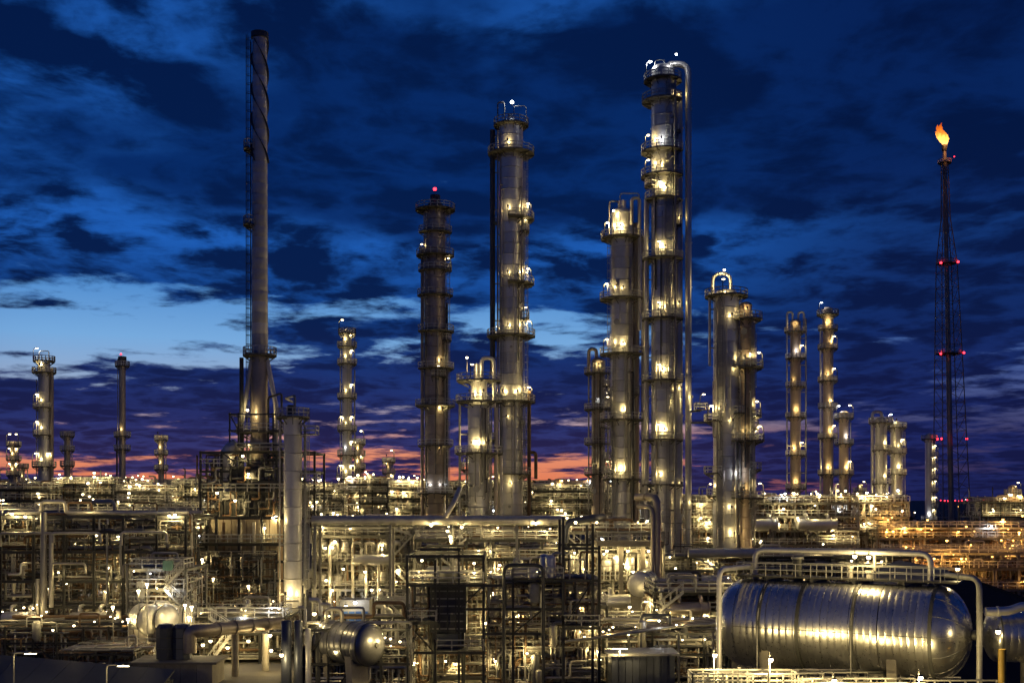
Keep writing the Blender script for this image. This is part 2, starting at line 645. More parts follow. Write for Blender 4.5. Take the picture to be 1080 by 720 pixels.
def ring_deck(parent, cx, cy, z, R, a0, a1, ext, rail=True, mat='grate', coarse=False):
    """annular grating platform with brackets below and a handrail round its outer edge"""
    key = ('deck', round(R, 2), a0, a1, round(ext, 2), mat, coarse)

    def mk():
        b = MB()
        n = max(6, int(abs(a1 - a0) / (18 if coarse else 12)))
        Ro = R + ext
        prof = [(R + 0.04, 0.0), (Ro, 0.0), (Ro, 0.22), (Ro - 0.03, 0.22), (Ro - 0.03, 0.10), (R + 0.04, 0.10), (R + 0.04, 0.0)]
        b.lathe([(r, zz - 0.1) for r, zz in prof], n, (0, 0, 0), 'Z', a0, a1)
        k = max(2, int(abs(a1 - a0) / 40))
        for i in range(k + (0 if abs(a1 - a0) > 359 else 1)):
            t = radians(a0 + (a1 - a0) * i / k)
            u = Vector((cos(t), sin(t), 0))
            b.bar(u * (R + 0.02) + Vector((0, 0, -0.95)), u * (Ro - 0.05) + Vector((0, 0, -0.12)), 0.09, 0.14)
            b.bar(u * (R + 0.02) + Vector((0, 0, -0.2)), u * (Ro - 0.05) + Vector((0, 0, -0.2)), 0.09, 0.18)
        return b.mesh('ring_platform', mat, False)
    d = link('platform', cached(key, mk), parent, (cx, cy, z))
    if rail:
        def mk2():
            b = MB()
            n = max(5, int(abs(a1 - a0) / 20))
            Ro = R + ext - 0.06
            pts = [(Ro * cos(radians(a0 + (a1 - a0) * i / n)), Ro * sin(radians(a0 + (a1 - a0) * i / n)), 0) for i in range(n + 1)]
            if abs(a1 - a0) < 359:
                t0, t1 = radians(a0), radians(a1)
                pts = [((R + 0.1) * cos(t0), (R + 0.1) * sin(t0), 0)] + pts + [((R + 0.1) * cos(t1), (R + 0.1) * sin(t1), 0)]
            railing_mesh(b, pts, 1.15, 0.045 if not coarse else 0.06, 1.6)
            return b.mesh('ring_railing', 'rail', False)
        link('railing', cached(key + ('r',), mk2), d, (cx, cy, z))
    return d


def dome_prof(R, h, z0, k=6, up=1):
    return [(max(0.001, R * cos(pi / 2 * i / k)), z0 + up * h * sin(pi / 2 * i / k)) for i in range(k + 1)]


def shell_bands(parent, cx, cy, z0, z1, R, h=1.9, mat='clad', n=28, name='cladding_band'):
    """stacked rings of cladding, each its own piece with a lapped lip"""
    k = max(1, round((z1 - z0) / h))
    hh = (z1 - z0) / k
    key = ('band', round(R, 3), round(hh, 3), mat, n)

    def mk():
        b = MB()
        b.lathe([(R - 0.09, 0.0), (R, 0.05), (R, hh - 0.14), (R + 0.06, hh - 0.12), (R + 0.06, hh - 0.05), (R - 0.09, hh)], n)
        return b.mesh('cladding_band', mat)
    me = cached(key, mk)
    for i in range(k):
        link(name, me, parent, (cx, cy, z0 + i * hh), (0, 0, i * 1.7))
    return k


def steel_frame(root, xs, ys, zs, z0=0.0, cw=0.32, bw=0.26, bh=0.42, mat='dark', brace=0.25, rng=None, cross=True):
    top = max(zs)
    for x in xs:
        for y in ys:
            beam(root, (x, y, z0), (x, y, top + 0.2), cw, cw, mat, 'column')
    for z in zs:
        for y in ys:
            beam(root, (xs[0] - 0.2, y + 0.003 * (z % 3), z), (xs[-1] + 0.2, y, z), bw, bh, mat)
        if cross:
            for x in xs:
                beam(root, (x, ys[0], z - 0.02), (x, ys[-1], z - 0.02), bw * 0.9, bh * 0.8, mat)
    if rng and brace:
        lv = [z0] + list(zs)
        for i in range(len(xs) - 1):
            for j in range(len(lv) - 1):
                if rng.random() < brace:
                    y = ys[0] if rng.random() < 0.6 else ys[-1]
                    a, c = (xs[i], xs[i + 1]) if rng.random() < 0.5 else (xs[i + 1], xs[i])
                    beam(root, (a, y + 0.05, lv[j]), (c, y + 0.05, lv[j + 1]), 0.16, 0.16, mat, 'brace')


def deck_slab(root, x0, x1, y0, y1, z, rail=True, mat='grate', th=0.08, step=1.6):
    b = MB().box((x0 + x1) / 2, (y0 + y1) / 2, z, x1 - x0, y1 - y0, th)
    d = b.build('platform', mat, root, False)
    if rail:
        r = MB()
        railing_mesh(r, [(x0, y0, z), (x1, y0, z), (x1, y1, z), (x0, y1, z)], 1.1, 0.045, step, True)
        r.build('railing', 'rail', d, False)
    return d


def stairs(root, x0, x1, y, zs):
    """zigzag stair flights between tiers on the viewer's side"""
    for i in range(len(zs) - 1):
        a, c = (x0, x1) if i % 2 == 0 else (x1, x0)
        A, C = Vector((a, y, zs[i])), Vector((c, y, zs[i + 1]))
        b = MB()
        for dy in (-0.45, 0.45):
            o = Vector((0, dy, 0))
            b.bar(A + o, C + o, 0.08, 0.24)
            b.bar(A + o + Vector((0, 0, 1.1)), C + o + Vector((0, 0, 1.1)), 0.08)
            for j in range(5):
                q = A.lerp(C, j / 4) + o
                b.bar(q, q + Vector((0, 0, 1.1)), 0.07)
        n = 9
        for j in range(n):
            q = A.lerp(C, (j + 0.5) / n)
            b.box(q.x, q.y, q.z, 0.3, 0.9, 0.05)
        b.build('stair_flight', 'rail', root, False)


def small_pipework(root, x0, x1, y0, y1, zs, n, seed, rmin=0.05, rmax=0.20, mats=('pipe', 'galv', 'dark', 'rust'), wts=(5, 4, 2, 2), sides=5,
                   vert=0.45):
    """tangle of small bore lines, valves and supports too fine to pick apart, laid on a square grid"""
    rng = random.Random(seed)
    mbs = [MB() for _ in mats]
    z_lo, z_hi = min(zs), max(zs)
    y1 = y0 + (y1 - y0) * 0.8
    for i in range(n):
        k = rng.choices(range(len(mats)), wts)[0]
        b = mbs[k]
        r = rmin + (rmax - rmin) * rng.random() ** 2.2
        p = Vector((rng.uniform(x0, x1), rng.uniform(y0, y1), rng.choice(zs) + rng.uniform(0.1, 1.6)))
        pts = [p.copy()]
        ax = 2 if rng.random() < vert else (0 if rng.random() < 0.72 else 1)
        for s_ in range(rng.randint(1, 4)):
            q = pts[-1].copy()
            if ax == 2:
                q.z += rng.choice((-1, 1)) * rng.uniform(0.8, 4.5)
                q.z = min(max(q.z, z_lo + 0.1), z_hi + 1.6)
            elif ax == 0:
                q.x += rng.choice((-1, 1)) * rng.uniform(0.8, 8.0)
                q.x = min(max(q.x, x0), x1)
            else:
                q.y += rng.choice((-1, 1)) * rng.uniform(0.6, 4.0)
                q.y = min(max(q.y, y0), y1)
            if (q - pts[-1]).length > r * 4:
                pts.append(q)
            ax = rng.choice([a for a in (0, 1, 2) if a != ax] + ([2] if ax != 2 else [0]))
        if len(pts) > 1:
            b.tube(pts, r, sides, r * 2.5, False)
            if rng.random() < 0.45:                       # a valve or flange pair on it
                d = pts[1] - pts[0]
                c = pts[0] + d * rng.uniform(0.2, 0.8)
                u = d.normalized()
                b.tube([c - u * 0.16, c + u * 0.16], r * 1.9 + 0.05, sides, 0)
                w = u.orthogonal().normalized()
                b.bar(c, c + w * (r * 2 + 0.5), 0.06)
                b.box(*(c + w * (r * 2 + 0.5)), 0.28, 0.28, 0.07)
    for b, m in zip(mbs, mats):
        if b.v:
            b.build('small_pipework', m, root, True, kind='stuff')


def loop_pipes(root, x0, x1, y0, y1, zs, n, seed):
    """inverted U lines and short upright bottles standing on the tiers"""
    rng = random.Random(seed)
    for i in range(n):
        x, y, z = rng.uniform(x0, x1 - 1.5), rng.uniform(y0 - 0.5, y0 + 0.45 * (y1 - y0)), rng.choice(zs) + 0.3
        r = rng.uniform(0.07, 0.16)
        h_ = rng.uniform(1.2, 3.4)
        w = rng.uniform(0.9, 2.6)
        m = rng.choice(('pipe', 'pipe', 'galv', 'clad', 'rust'))
        u = rng.random()
        if u < 0.5:
            pipe(root, [(x, y, z), (x, y, z + h_), (x + w, y, z + h_), (x + w, y, z + rng.uniform(0, h_ * 0.6))], r, m, 8, 'loop_pipe', bend=r * 3)
        elif u < 0.75:
            pipe(root, [(x, y, z + h_ * 0.3), (x + w, y, z + h_ * 0.3), (x + w, y, z + h_), (x + w * 2.2, y + 1, z + h_)], r, m, 8, 'loop_pipe', bend=r * 3)
        else:
            R = rng.uniform(0.28, 0.6)
            MB().lathe([(R * 0.3, z), (R, z + 0.4), (R, z + h_)] + dome_prof(R, R * 0.6, z + h_, 4)[1:], 14, (x, y, 0)).build('filter_bottle', m if m != 'rust' else 'clad', root)


def rack_pipes(root, x0, x1, ys, z, seed, mats=('pipe', 'galv', 'dark', 'pipe', 'rust'), rs=(0.12, 0.34), drop=0.4, zmin=1.0):
    """long parallel lines lying on one tier, some turning down at an end"""
    rng = random.Random(seed)
    for y in ys:
        r = rng.uniform(*rs)
        a = x0 + rng.uniform(-0.5, 0.25 * (x1 - x0)) * (rng.random() < 0.5)
        c = x1 - rng.uniform(-0.5, 0.25 * (x1 - x0)) * (rng.random() < 0.5)
        pts = [(a, y, z + r + 0.22), (c, y, z + r + 0.22)]
        if rng.random() < drop:
            pts.append((c, y, max(zmin, z - rng.uniform(2, 7))))
        if rng.random() < drop:
            pts.insert(0, (a, y, max(zmin, z - rng.uniform(2, 7))))
        if rng.random() < 0.3:                            # expansion loop
            m = rng.uniform(a + 0.3 * (c - a), a + 0.7 * (c - a))
            i = next(i for i, p in enumerate(pts) if p[0] == c and p[2] == z + r + 0.22)
            zz = z + r + 0.22
            pts[i:i] = [(m - 1.6, y, zz), (m - 1.6, y, zz + 1.5), (m + 1.6, y, zz + 1.5), (m + 1.6, y, zz)]
        pipe(root, pts, r, rng.choice(mats), 8, bend=r * 2.4, flange=rng.choice((0, 0, 5, 7)))


def drum(root, c, axis, R, L, mat='clad', n=28, bands=4, head=0.5, saddle=None, strap=0.06, sheet=0.9, name='cladding_sheet'):
    """horizontal pressure vessel: wrapped sheets, dished heads, straps, saddles; axis is a unit Vector"""
    ax = Vector(axis).normalized()
    q = ax.to_track_quat('Z', 'Y').to_matrix().to_4x4()
    T = Matrix.Translation(Vector(c)) @ q
    k = max(2, round(L / sheet))
    hh = L / k
    key = ('sheet', round(R, 3), round(hh, 3), mat, n)

    def mk():
        b = MB()
        b.lathe([(R - 0.012, 0.0), (R, 0.02), (R + 0.006, hh * 0.5), (R, hh - 0.04), (R + 0.014, hh - 0.03), (R + 0.014, hh - 0.004), (R - 0.012, hh)], n)
        return b.mesh('cladding_sheet', mat)
    me = cached(key, mk)
    rng = random.Random(int(R * 1000 + L * 10))
    for i in range(k):
        o = link(name, me, root, T @ Vector((0, 0, -L / 2 + i * hh)))
        e = (q @ Matrix.Rotation(rng.uniform(0, 6.28), 4, 'Z')).to_euler()
        e.x += rng.uniform(-1, 1) * 0.006
        e.z += rng.uniform(-1, 1) * 0.006
        o.rotation_euler = e
    for sgn in (-1, 1):
        b = MB()
        b.lathe([(r, sgn * zz) for r, zz in dome_prof(R, R * head, L / 2, 8)], n, mat=T)
        b.build('dished_head', mat, root)
    for i in range(bands):
        b = MB()
        t = -L / 2 + L * i / max(1, bands - 1) if bands > 1 else 0
        b.lathe([(R + 0.01, t - strap), (R + 0.05, t - strap), (R + 0.05, t + strap), (R + 0.01, t + strap)], n, mat=T)
        b.build('strap', 'dark', root)
    if saddle:
        for t in saddle[1:]:
            p = T @ Vector((0, 0, t))
            s = Vector((-ax.y, ax.x, 0))
            b = MB()
            w = R * 0.86
            z1 = p.z - R * 0.5
            b.add([tuple(p + s * (sg * w * kx) + ax * (tt * 0.4) + Vector((0, 0, zz - p.z))) for tt in (-1, 1) for sg, kx, zz in
                   ((-1, 1.0, z1), (1, 1.0, z1), (1, 0.8, saddle[0]), (-1, 0.8, saddle[0]))],
                  [(0, 1, 2, 3), (7, 6, 5, 4), (0, 4, 5, 1), (1, 5, 6, 2), (2, 6, 7, 3), (3, 7, 4, 0)])
            b.build('saddle', 'concrete', root, False)
    return T


def exchanger(label, x, y, z, L, R, axis='X', mat='clad', group=None, foot=0.0):
    """shell and tube exchanger on two short supports"""
    t = thing('heat_exchanger', label, 'heat exchanger', (x, y, z), group)
    b = MB()
    a = 'X' if axis == 'X' else 'Y'
    b.lathe([(0.001, -L / 2 - R * 0.5), (R * 0.7, -L / 2 - R * 0.4), (R, -L / 2), (R, L / 2 - 1.0), (R * 1.2, L / 2 - 1.0), (R * 1.2, L / 2 - 0.8), (R, L / 2 - 0.8),
             (R, L / 2), (R * 1.2, L / 2), (R * 1.2, L / 2 + 0.14), (0.001, L / 2 + 0.16)], 18, (x, y, z), a)
    b.build('shell', mat, t)
    for s in (-0.3, 0.3):
        u = Vector((s * L, 0, 0)) if axis == 'X' else Vector((0, s * L, 0))
        p = Vector((x, y, z)) + u
        MB().box(p.x, p.y, (p.z + foot) / 2 - R * 0.3, 0.35 if axis == 'X' else R * 1.4, R * 1.4 if axis == 'X' else 0.35, p.z - foot - R * 0.6).build('support', 'concrete', t, False)
        MB().tube([p + Vector((0, 0, R * 0.8)), p + Vector((0, 0, R + 0.7)), p + Vector((0, 1.4, R + 0.7))], R * 0.28, 8).build('nozzle', mat, t)
    return t


def vertical_vessel(label, x, y, z0, z1, R, mat='clad', group=None, legs=1.2, name='vertical_vessel'):
    t = thing(name, label, 'vessel', (x, y, z0), group)
    h = z1 - z0
    body0 = z0 + legs
    MB().lathe([(r, z) for r, z in reversed(dome_prof(R, R * 0.5, body0 + R * 0.5, 5, -1))] + [(R, z1 - R * 0.5)] + dome_prof(R, R * 0.5, z1 - R * 0.5, 5)[1:],
               22, (x, y, 0)).build('shell', mat, t)
    b = MB()
    for zz in (body0 + h * 0.3, body0 + h * 0.62):
        b.lathe([(R, zz - 0.05), (R + 0.05, zz - 0.05), (R + 0.05, zz + 0.05), (R, zz + 0.05)], 22, (x, y, 0))
    b.build('strap', 'galv', t)
    for i in range(4):
        a = pi / 4 + i * pi / 2
        MB().bar((x + cos(a) * R * 0.85, y + sin(a) * R * 0.85, z0), (x + cos(a) * R * 0.85, y + sin(a) * R * 0.85, body0 + R), 0.18).build('leg', 'galv', t, False)
    MB().tube([(x, y, z1 - 0.1), (x, y, z1 + 0.7), (x + R + 0.5, y, z1 + 0.7), (x + R + 0.5, y, z0)], min(0.2, R * 0.25), 8).build('outlet_pipe', 'pipe', t)
    return t

# ------------------------------------------------------------------ ground
g = MB()
g.add([(-4000, -300, 0), (4000, -300, 0), (4000, 9000, 0), (-4000, 9000, 0)], [(0, 1, 2, 3)])
go = g.build('ground', 'asphalt', None, False, kind='structure')


# ------------------------------------------------------------------ columns, stacks
def post_on(root, cx, cy, z, Rr, th, kind='warm', P=120, s=1.0):
    t = radians(th)
    lamp(root, cx + Rr * cos(t), cy + Rr * sin(t), z, kind, P, 'post', t + pi, 0.16, s)


def wash(root, cx, cy, z, R, th=262, P=95, gap=0.78, kind='warm'):
    t = radians(th)
    rw = random.Random(int(cx * 31 + z * 17))
    P *= rw.choice((0.35, 0.8, 1.1, 1.3, 1.7))
    th += rw.uniform(-9, 9)
    t = radians(th)
    if rw.random() < 0.12:
        kind = 'cool'
    lamp(root, cx + (R + gap) * cos(t), cy + (R + gap) * sin(t), z + 1.75, kind, P, 'back', math.atan2(cos(t), -sin(t)), 0.12)


def tower(label, px, w, top, D, decks=(), z0=0.0, mat='clad', banded=True, side=(), ladder=None, head=0.6, name='distillation_tower', cat='column',
          group=None, P=95, skirt=True, band=1.9, Pp=110, kind='warm', extras=True):
    """decks: (photo row, start angle, end angle, outreach in pixels, lamp code); angles: 0 right, 180 left, 270 towards the viewer.
    lamp code letters: w = work lamp washing the shell in front, r/l = post lamp on that side, W = stronger wash"""
    s = D / FPX
    cx, R = WX(px, D), w / 2 * s
    zt = WZ(top, D)
    far = D > 245
    Pp = Pp * (2.3 if not far else 1.6)
    t = thing(name, label, cat, (cx, D, z0), group)
    if banded:
        shell_bands(t, cx, D, z0, zt, R, band, mat)
    else:
        prof = []
        k = max(2, round((zt - z0) / 3.2))
        for i in range(k):
            a, b = z0 + (zt - z0) * i / k, z0 + (zt - z0) * (i + 1) / k
            prof += [(R, a + 0.02), (R, b - 0.14), (R + 0.06, b - 0.12), (R + 0.06, b - 0.02)]
        MB().lathe(prof, 18, (cx, D, 0)).build('shell', mat, t)
    if head:
        MB().lathe(dome_prof(R + 0.02, R * head, zt, 6), 24, (cx, D, 0)).build('dished_head', mat, t)
    for dk in decks:
        py, a0, a1, ext, code = dk
        z = WZ(py, D)
        e = ext * s
        Rk = R
        ring_deck(t, cx, D, z, Rk, a0, a1, e, coarse=far)
        for c in code:
            if c == 'w':
                wash(t, cx, D, z, R, 258 if a0 >= 60 or a1 - a0 > 300 else 285, P, kind=kind)
            elif c == 'W':
                wash(t, cx, D, z, R, 265, P * 2, kind=kind)
            elif c == 'v':
                wash(t, cx, D, z, R, 292, P, kind=kind)
            elif c == 'u':
                wash(t, cx, D, z, R, 238, P, kind=kind)
            elif c == 'r':
                post_on(t, cx, D, z, R + e - 0.1, -28, kind, Pp, 1.0 if not far else 1.25)
            elif c == 'l':
                post_on(t, cx, D, z, R + e - 0.1, 208, kind, Pp, 1.0 if not far else 1.25)
            elif c == 'c':
                post_on(t, cx, D, z, R + e - 0.1, 250, kind, Pp, 1.0 if not far else 1.25)
            elif c == 'k':
                post_on(t, cx, D, z, R + e - 0.1, 200, 'cool', Pp * 1.5, 1.2)
    for (dx, wy, rp, ya, yb, m) in side:          # vertical lines strapped to the shell
        x = cx + dx * s
        pipe(t, [(x, D + wy, WZ(yb, D)), (x, D + wy, WZ(ya, D))], rp * s, m, 10, 'riser_pipe', flange=6.5)
        b = MB()
        z = WZ(yb, D) + 3
        while z < WZ(ya, D):
            b.bar((cx, D, z), (x, D + wy, z), 0.10, 0.22)
            z += 6.5
        b.build('pipe_bracket', 'galv', t, False, kind='stuff')
    if ladder:
        th, ya, yb = ladder
        a = radians(th)
        b = MB()
        ladder_mesh(b, (cx + (R + 0.3) * cos(a), D + (R + 0.3) * sin(a)), WZ(yb, D), WZ(ya, D), (cos(a), sin(a)), cage=not far)
        b.build('ladder', 'galv', t, False)
    if banded and extras:
        tower_extras(t, cx, D, R, z0, zt, int(px * 7))
    return t, cx, R, s


def tower_extras(t, cx, D, R, z0, zt, seed):
    rng = random.Random(seed)
    for i in range(4):                                # small landings between the main platforms
        a = rng.choice((rng.uniform(150, 200), rng.uniform(-20, 20), rng.uniform(280, 330)))
        z = rng.uniform(z0 + 0.35 * (zt - z0), zt - 4)
        ring_deck(t, cx, D, z, R, round(a - 28), round(a + 28), 1.15)
        if rng.random() < 0.6:
            post_on(t, cx, D, z, R + 1.05, a, 'warm', 60, 0.8)
    for i in range(3):                                # caged ladder runs, each offset from the last
        a = radians(rng.choice((rng.uniform(215, 240), rng.uniform(300, 330))))
        za = z0 + (zt - z0) * (0.25 + 0.22 * i)
        b = MB()
        ladder_mesh(b, (cx + (R + 0.3) * cos(a), D + (R + 0.3) * sin(a)), za, za + (zt - z0) * 0.2, (cos(a), sin(a)))
        b.build('ladder', 'galv', t, False)
    for i in range(13):                               # instrument and drain lines running up the shell
        a = radians(rng.uniform(190, 350))
        o = R + rng.uniform(0.18, 0.5)
        za = rng.uniform(z0 + 12, z0 + (zt - z0) * 0.75)
        zb = min(zt - 0.5, za + rng.uniform(6, 26))
        x, y = cx + o * cos(a), D + o * sin(a)
        xi, yi = cx + (R - 0.1) * cos(a), D + (R - 0.1) * sin(a)
        pipe(t, [(xi, yi, za), (x, y, za), (x, y, zb), (xi, yi, zb)], rng.uniform(0.06, 0.15), rng.choice(('galv', 'dark', 'pipe')), 6, 'small_riser_pipe', bend=0.25)
    for i in range(7):                                # manways and nozzles
        a = radians(rng.uniform(205, 335))
        z = rng.uniform(z0 + 14, zt - 2)
        u = Vector((cos(a), sin(a), 0))
        c = Vector((cx, D, z))
        r = rng.choice((0.16, 0.2, 0.42))
        b = MB().tube([c + u * (R - 0.05), c + u * (R + 0.38)], r, 10)
        b.tube([c + u * (R + 0.30), c + u * (R + 0.42)], r * 1.3, 10)
        b.build('manway' if r > 0.3 else 'nozzle', 'galv', t)


def davit(t, x0, x1, y, z0, z1, r=0.09):
    pipe(t, [(x0, y, z0), (x0, y, z1), (x1, y, z1), (x1, y, z0)], r, 'galv', 6, 'lifting_frame', bend=0.4)


ALL = (0, 360)
# --- the tallest column with its overhead line
D = 190
t, cx, R, s = tower('tallest silver distillation column with a thick overhead pipe bending down beside it', 699, 24, 75, D,
    [(86, 0, 360, 8, 'k'), (108, 130, 330, 10, ''), (161, 120, 330, 11, 'wl'), (187, 120, 330, 11, 'wl'), (211, 150, 360, 7, 'Wc'), (274, 130, 340, 10, 'Wc'),
     (337, 130, 340, 10, 'Wc'), (402, 130, 340, 10, 'Wc'), (464, 130, 340, 10, 'Wc'), (511, 130, 340, 10, 'w')],
    side=[(17, 0.7, 4.6, 96, 590, 'clad'), (-17, 0.2, 2.6, 210, 560, 'pipe'), (11, -2.3, 1.3, 90, 598, 'galv')], ladder=(285, 90, 600), P=120)
pipe(t, [(cx + 1.0, D, WZ(75, D)), (cx + 1.0, D, WZ(68, D)), (cx + 27 * s, D, WZ(68, D)), (cx + 27 * s, D, WZ(585, D)), (cx + 33 * s, D, WZ(592, D))], 3.3 * s, 'clad', 14, 'overhead_pipe', bend=1.6, flange=8)
davit(t, cx - 9 * s, cx + 1 * s, D - 1, WZ(86, D), WZ(66, D))
lamp(t, cx + 12 * s, D - 2.5, WZ(64, D), 'cool', 160, 'globe')
for py in (110, 240, 330, 420, 520):
    wash(t, cx + 17 * s, D + 0.7, WZ(py, D), 0.75, 275, 45, 0.7)
for py in (430, 540):
    wash(t, cx + 27 * s, D, WZ(py, D), 0.6, 285, 60, 0.8)
small_pipework(t, cx - 3.2, cx + 4.6, D - 2.6, D - 1.9, [10, 14, 18], 14, 5, 0.06, 0.14, vert=0.85)
# balcony to the right of it, with lamps on bent posts
for (x0, x1, py, lx) in ((733, 745, 432, 737), (744, 757, 444, 745)):
    a, b_ = WX(x0, D - 2), WX(x1, D - 2)
    d = deck_slab(t, a, b_, D - 3.4, D - 1.2, WZ(py, D - 2))
    MB().bar((cx + 27 * s, D, WZ(py, D) - 0.3), ((a + b_) / 2, D - 2, WZ(py, D) - 0.3), 0.2, 0.3).build('platform_support', 'dark', t, False)
    lamp(t, WX(lx, D - 2), D - 3.2, WZ(py, D - 2), 'warm', 170, 'post', 0)

# --- column left of it
D = 196
t, cx, R, s = tower('broad silver column just left of the tallest one, ringed by four lit balconies', 656, 23, 226, D,
    [(252, 0, 360, 11, 'Wl'), (316, 120, 330, 12, 'Wl'), (374, 120, 335, 12, 'Wl'), (443, 120, 335, 12, 'W'), (505, 120, 335, 9, 'W')],
    side=[(15, 0.4, 3.6, 235, 560, 'clad_brown'), (22, -0.6, 2.2, 250, 545, 'pipe')], ladder=(205, 255, 540), P=125)
davit(t, cx - 14 * s, cx - 4 * s, D - 1, WZ(252, D), WZ(214, D), 0.14)
davit(t, cx - 2 * s, cx + 18 * s, D, WZ(252, D), WZ(204, D), 0.1)
pipe(t, [(cx, D, WZ(222, D)), (cx, D, WZ(212, D))], 0.7, 'clad', 12, 'nozzle')
MB().lathe([(1.6, WZ(243, D)), (1.9, WZ(238, D)), (1.2, WZ(228, D)), (0.8, WZ(222, D))], 18, (cx, D, 0)).build('reducer', 'clad', t)
lamp(t, cx - 10 * s, D - 2.2, WZ(226, D), 'warm', 200, 'globe')
pipe(t, [(cx + 9 * s, D - 2, WZ(240, D)), (cx + 9 * s, D - 2, WZ(212, D)), (cx + 17 * s, D - 2, WZ(212, D)), (cx + 17 * s, D - 2, WZ(350, D))], 0.28, 'pipe', 8, 'vent_pipe')

# --- slim dark column left again
D = 226
t, cx, R, s = tower('slim brown column half hidden left of the broad balconied column', 631, 14, 381, D,
    [(394, 100, 330, 8, 'w'), (432, 100, 330, 8, 'w'), (468, 100, 330, 8, ''), (500, 100, 330, 8, 'w')], mat='clad_brown',
    side=[(10, -0.5, 1.2, 390, 540, 'pipe'), (-10, 0.2, 0.8, 372, 540, 'galv')], ladder=(300, 385, 540), P=90)
pipe(t, [(cx - 10 * s, D, WZ(395, D)), (cx - 10 * s, D, WZ(368, D)), (cx - 2 * s, D, WZ(368, D)), (cx - 2 * s, D, WZ(381, D))], 0.35, 'clad_brown', 10, 'overhead_pipe')

# --- second tallest column
D = 200
t, cx, R, s = tower('second tallest column with a round crown platform and a tall riser on its edge', 539, 25, 133, D,
    [(133, 0, 360, 6, ''), (163, 0, 360, 12, 'w'), (232, 262, 425, 12, 'wr'), (300, 262, 425, 12, 'wr'), (355, 0, 360, 13, 'wr'), (424, 0, 360, 13, 'uvr'), (500, 230, 390, 9, '')],
    side=[(-19.5, 0.2, 2.9, 137, 395, 'dark'), (-14, -0.9, 1.0, 140, 540, 'clad_brown'), (19, -0.4, 2.1, 412, 560, 'rust')], ladder=(-15, 160, 545), P=130)
davit(t, cx - 14 * s, cx - 7 * s, D - 1, WZ(133, D), WZ(110, D), 0.14)
davit(t, cx + 3 * s, cx + 16 * s, D - 0.5, WZ(133, D), WZ(113, D), 0.08)
pipe(t, [(cx - 1 * s, D, WZ(133, D)), (cx - 1 * s, D, WZ(121, D))], 0.45, 'clad', 10, 'nozzle')
lamp(t, cx + 1 * s, D - 1, WZ(110, D), 'cool', 260, 'bulb', s=1.3)
pipe(t, [(cx + 26 * s, D - 1, WZ(505, D)), (cx + 26 * s, D - 1, WZ(477, D)), (cx + 19 * s, D - 0.4, WZ(477, D))], 0.3, 'rust', 8, 'branch_pipe')
for py in (450, 520):
    wash(t, cx, D, WZ(py, D), R, 262, 90)

# --- shorter stepped column in front of it
D = 188
t, cx, R, s = tower('shorter stepped column with three railed decks and a brilliant lamp on its waist', 505, 23, 428, D,
    [(402, 0, 360, 12, 'c'), (424, 0, 360, 13, 'uv'), (478, 0, 360, 14, 'Wuv')],
    side=[(-20, -0.3, 1.3, 425, 560, 'galv'), (18, -0.8, 2.0, 430, 562, 'clad_brown'), (23, 0.6, 2.4, 470, 560, 'pipe')], ladder=(320, 430, 560), P=150, head=0)
MB().lathe([(R, WZ(428, D)), (8.6 * s, WZ(421, D)), (8.6 * s, WZ(404, D))] + dome_prof(8.6 * s, 1.0, WZ(404, D), 5)[1:], 24, (cx, D, 0)).build('upper_shell', 'clad', t)
pipe(t, [(cx - 2 * s, D, WZ(402, D)), (cx - 2 * s, D, WZ(384, D))], 0.55, 'clad', 12, 'nozzle')
pipe(t, [(cx + 3 * s, D - 1, WZ(398, D)), (cx + 3 * s, D - 1, WZ(378, D)), (cx + 16 * s, D - 0.5, WZ(378, D)), (cx + 16 * s, D - 0.5, WZ(430, D))], 2.2 * s, 'clad', 12, 'overhead_pipe')
lamp(t, cx - 12 * s, D - 2, WZ(379, D), 'warm', 220, 'globe')
pipe(t, [(cx - 12 * s, D - 2, WZ(378, D)), (cx - 12 * s, D - 2, WZ(402, D))], 0.07, 'galv', 5, 'lamp_pole')

# --- brown stack with red beacon
D = 222
t, cx, R, s = tower('brown riveted column topped by a narrow neck and a red beacon', 459, 22, 222, D,
    [(222, 0, 360, 10, ''), (246, 200, 350, 7, ''), (270, 0, 360, 9, ''), (286, 190, 350, 7, ''), (312, 190, 355, 8, ''), (350, 210, 390, 9, ''), (389, 210, 390, 9, ''),
     (428, 0, 360, 10, ''), (470, 200, 390, 8, ''), (520, 150, 390, 8, 'u')], mat='clad_brown',
    side=[(-13.5, -0.3, 1.8, 262, 545, 'clad_brown'), (12.5, -0.8, 1.2, 320, 545, 'dark')], ladder=(345, 225, 545), P=90, head=0)
MB().lathe([(R, WZ(222, D)), (R * 0.98, WZ(220, D)), (5.5 * s, WZ(213, D)), (5.2 * s, WZ(206, D)), (4.4 * s, WZ(206, D)), (4.4 * s, WZ(212, D))], 22, (cx, D, 0)).build('stack_neck', 'dark', t)
lamp(t, cx, D - 1, WZ(201, D), 'red', 60, 'bulb', s=1.4)
for py in (480, 520, 440, 390):
    wash(t, cx, D, WZ(py, D), R, 300, 60)

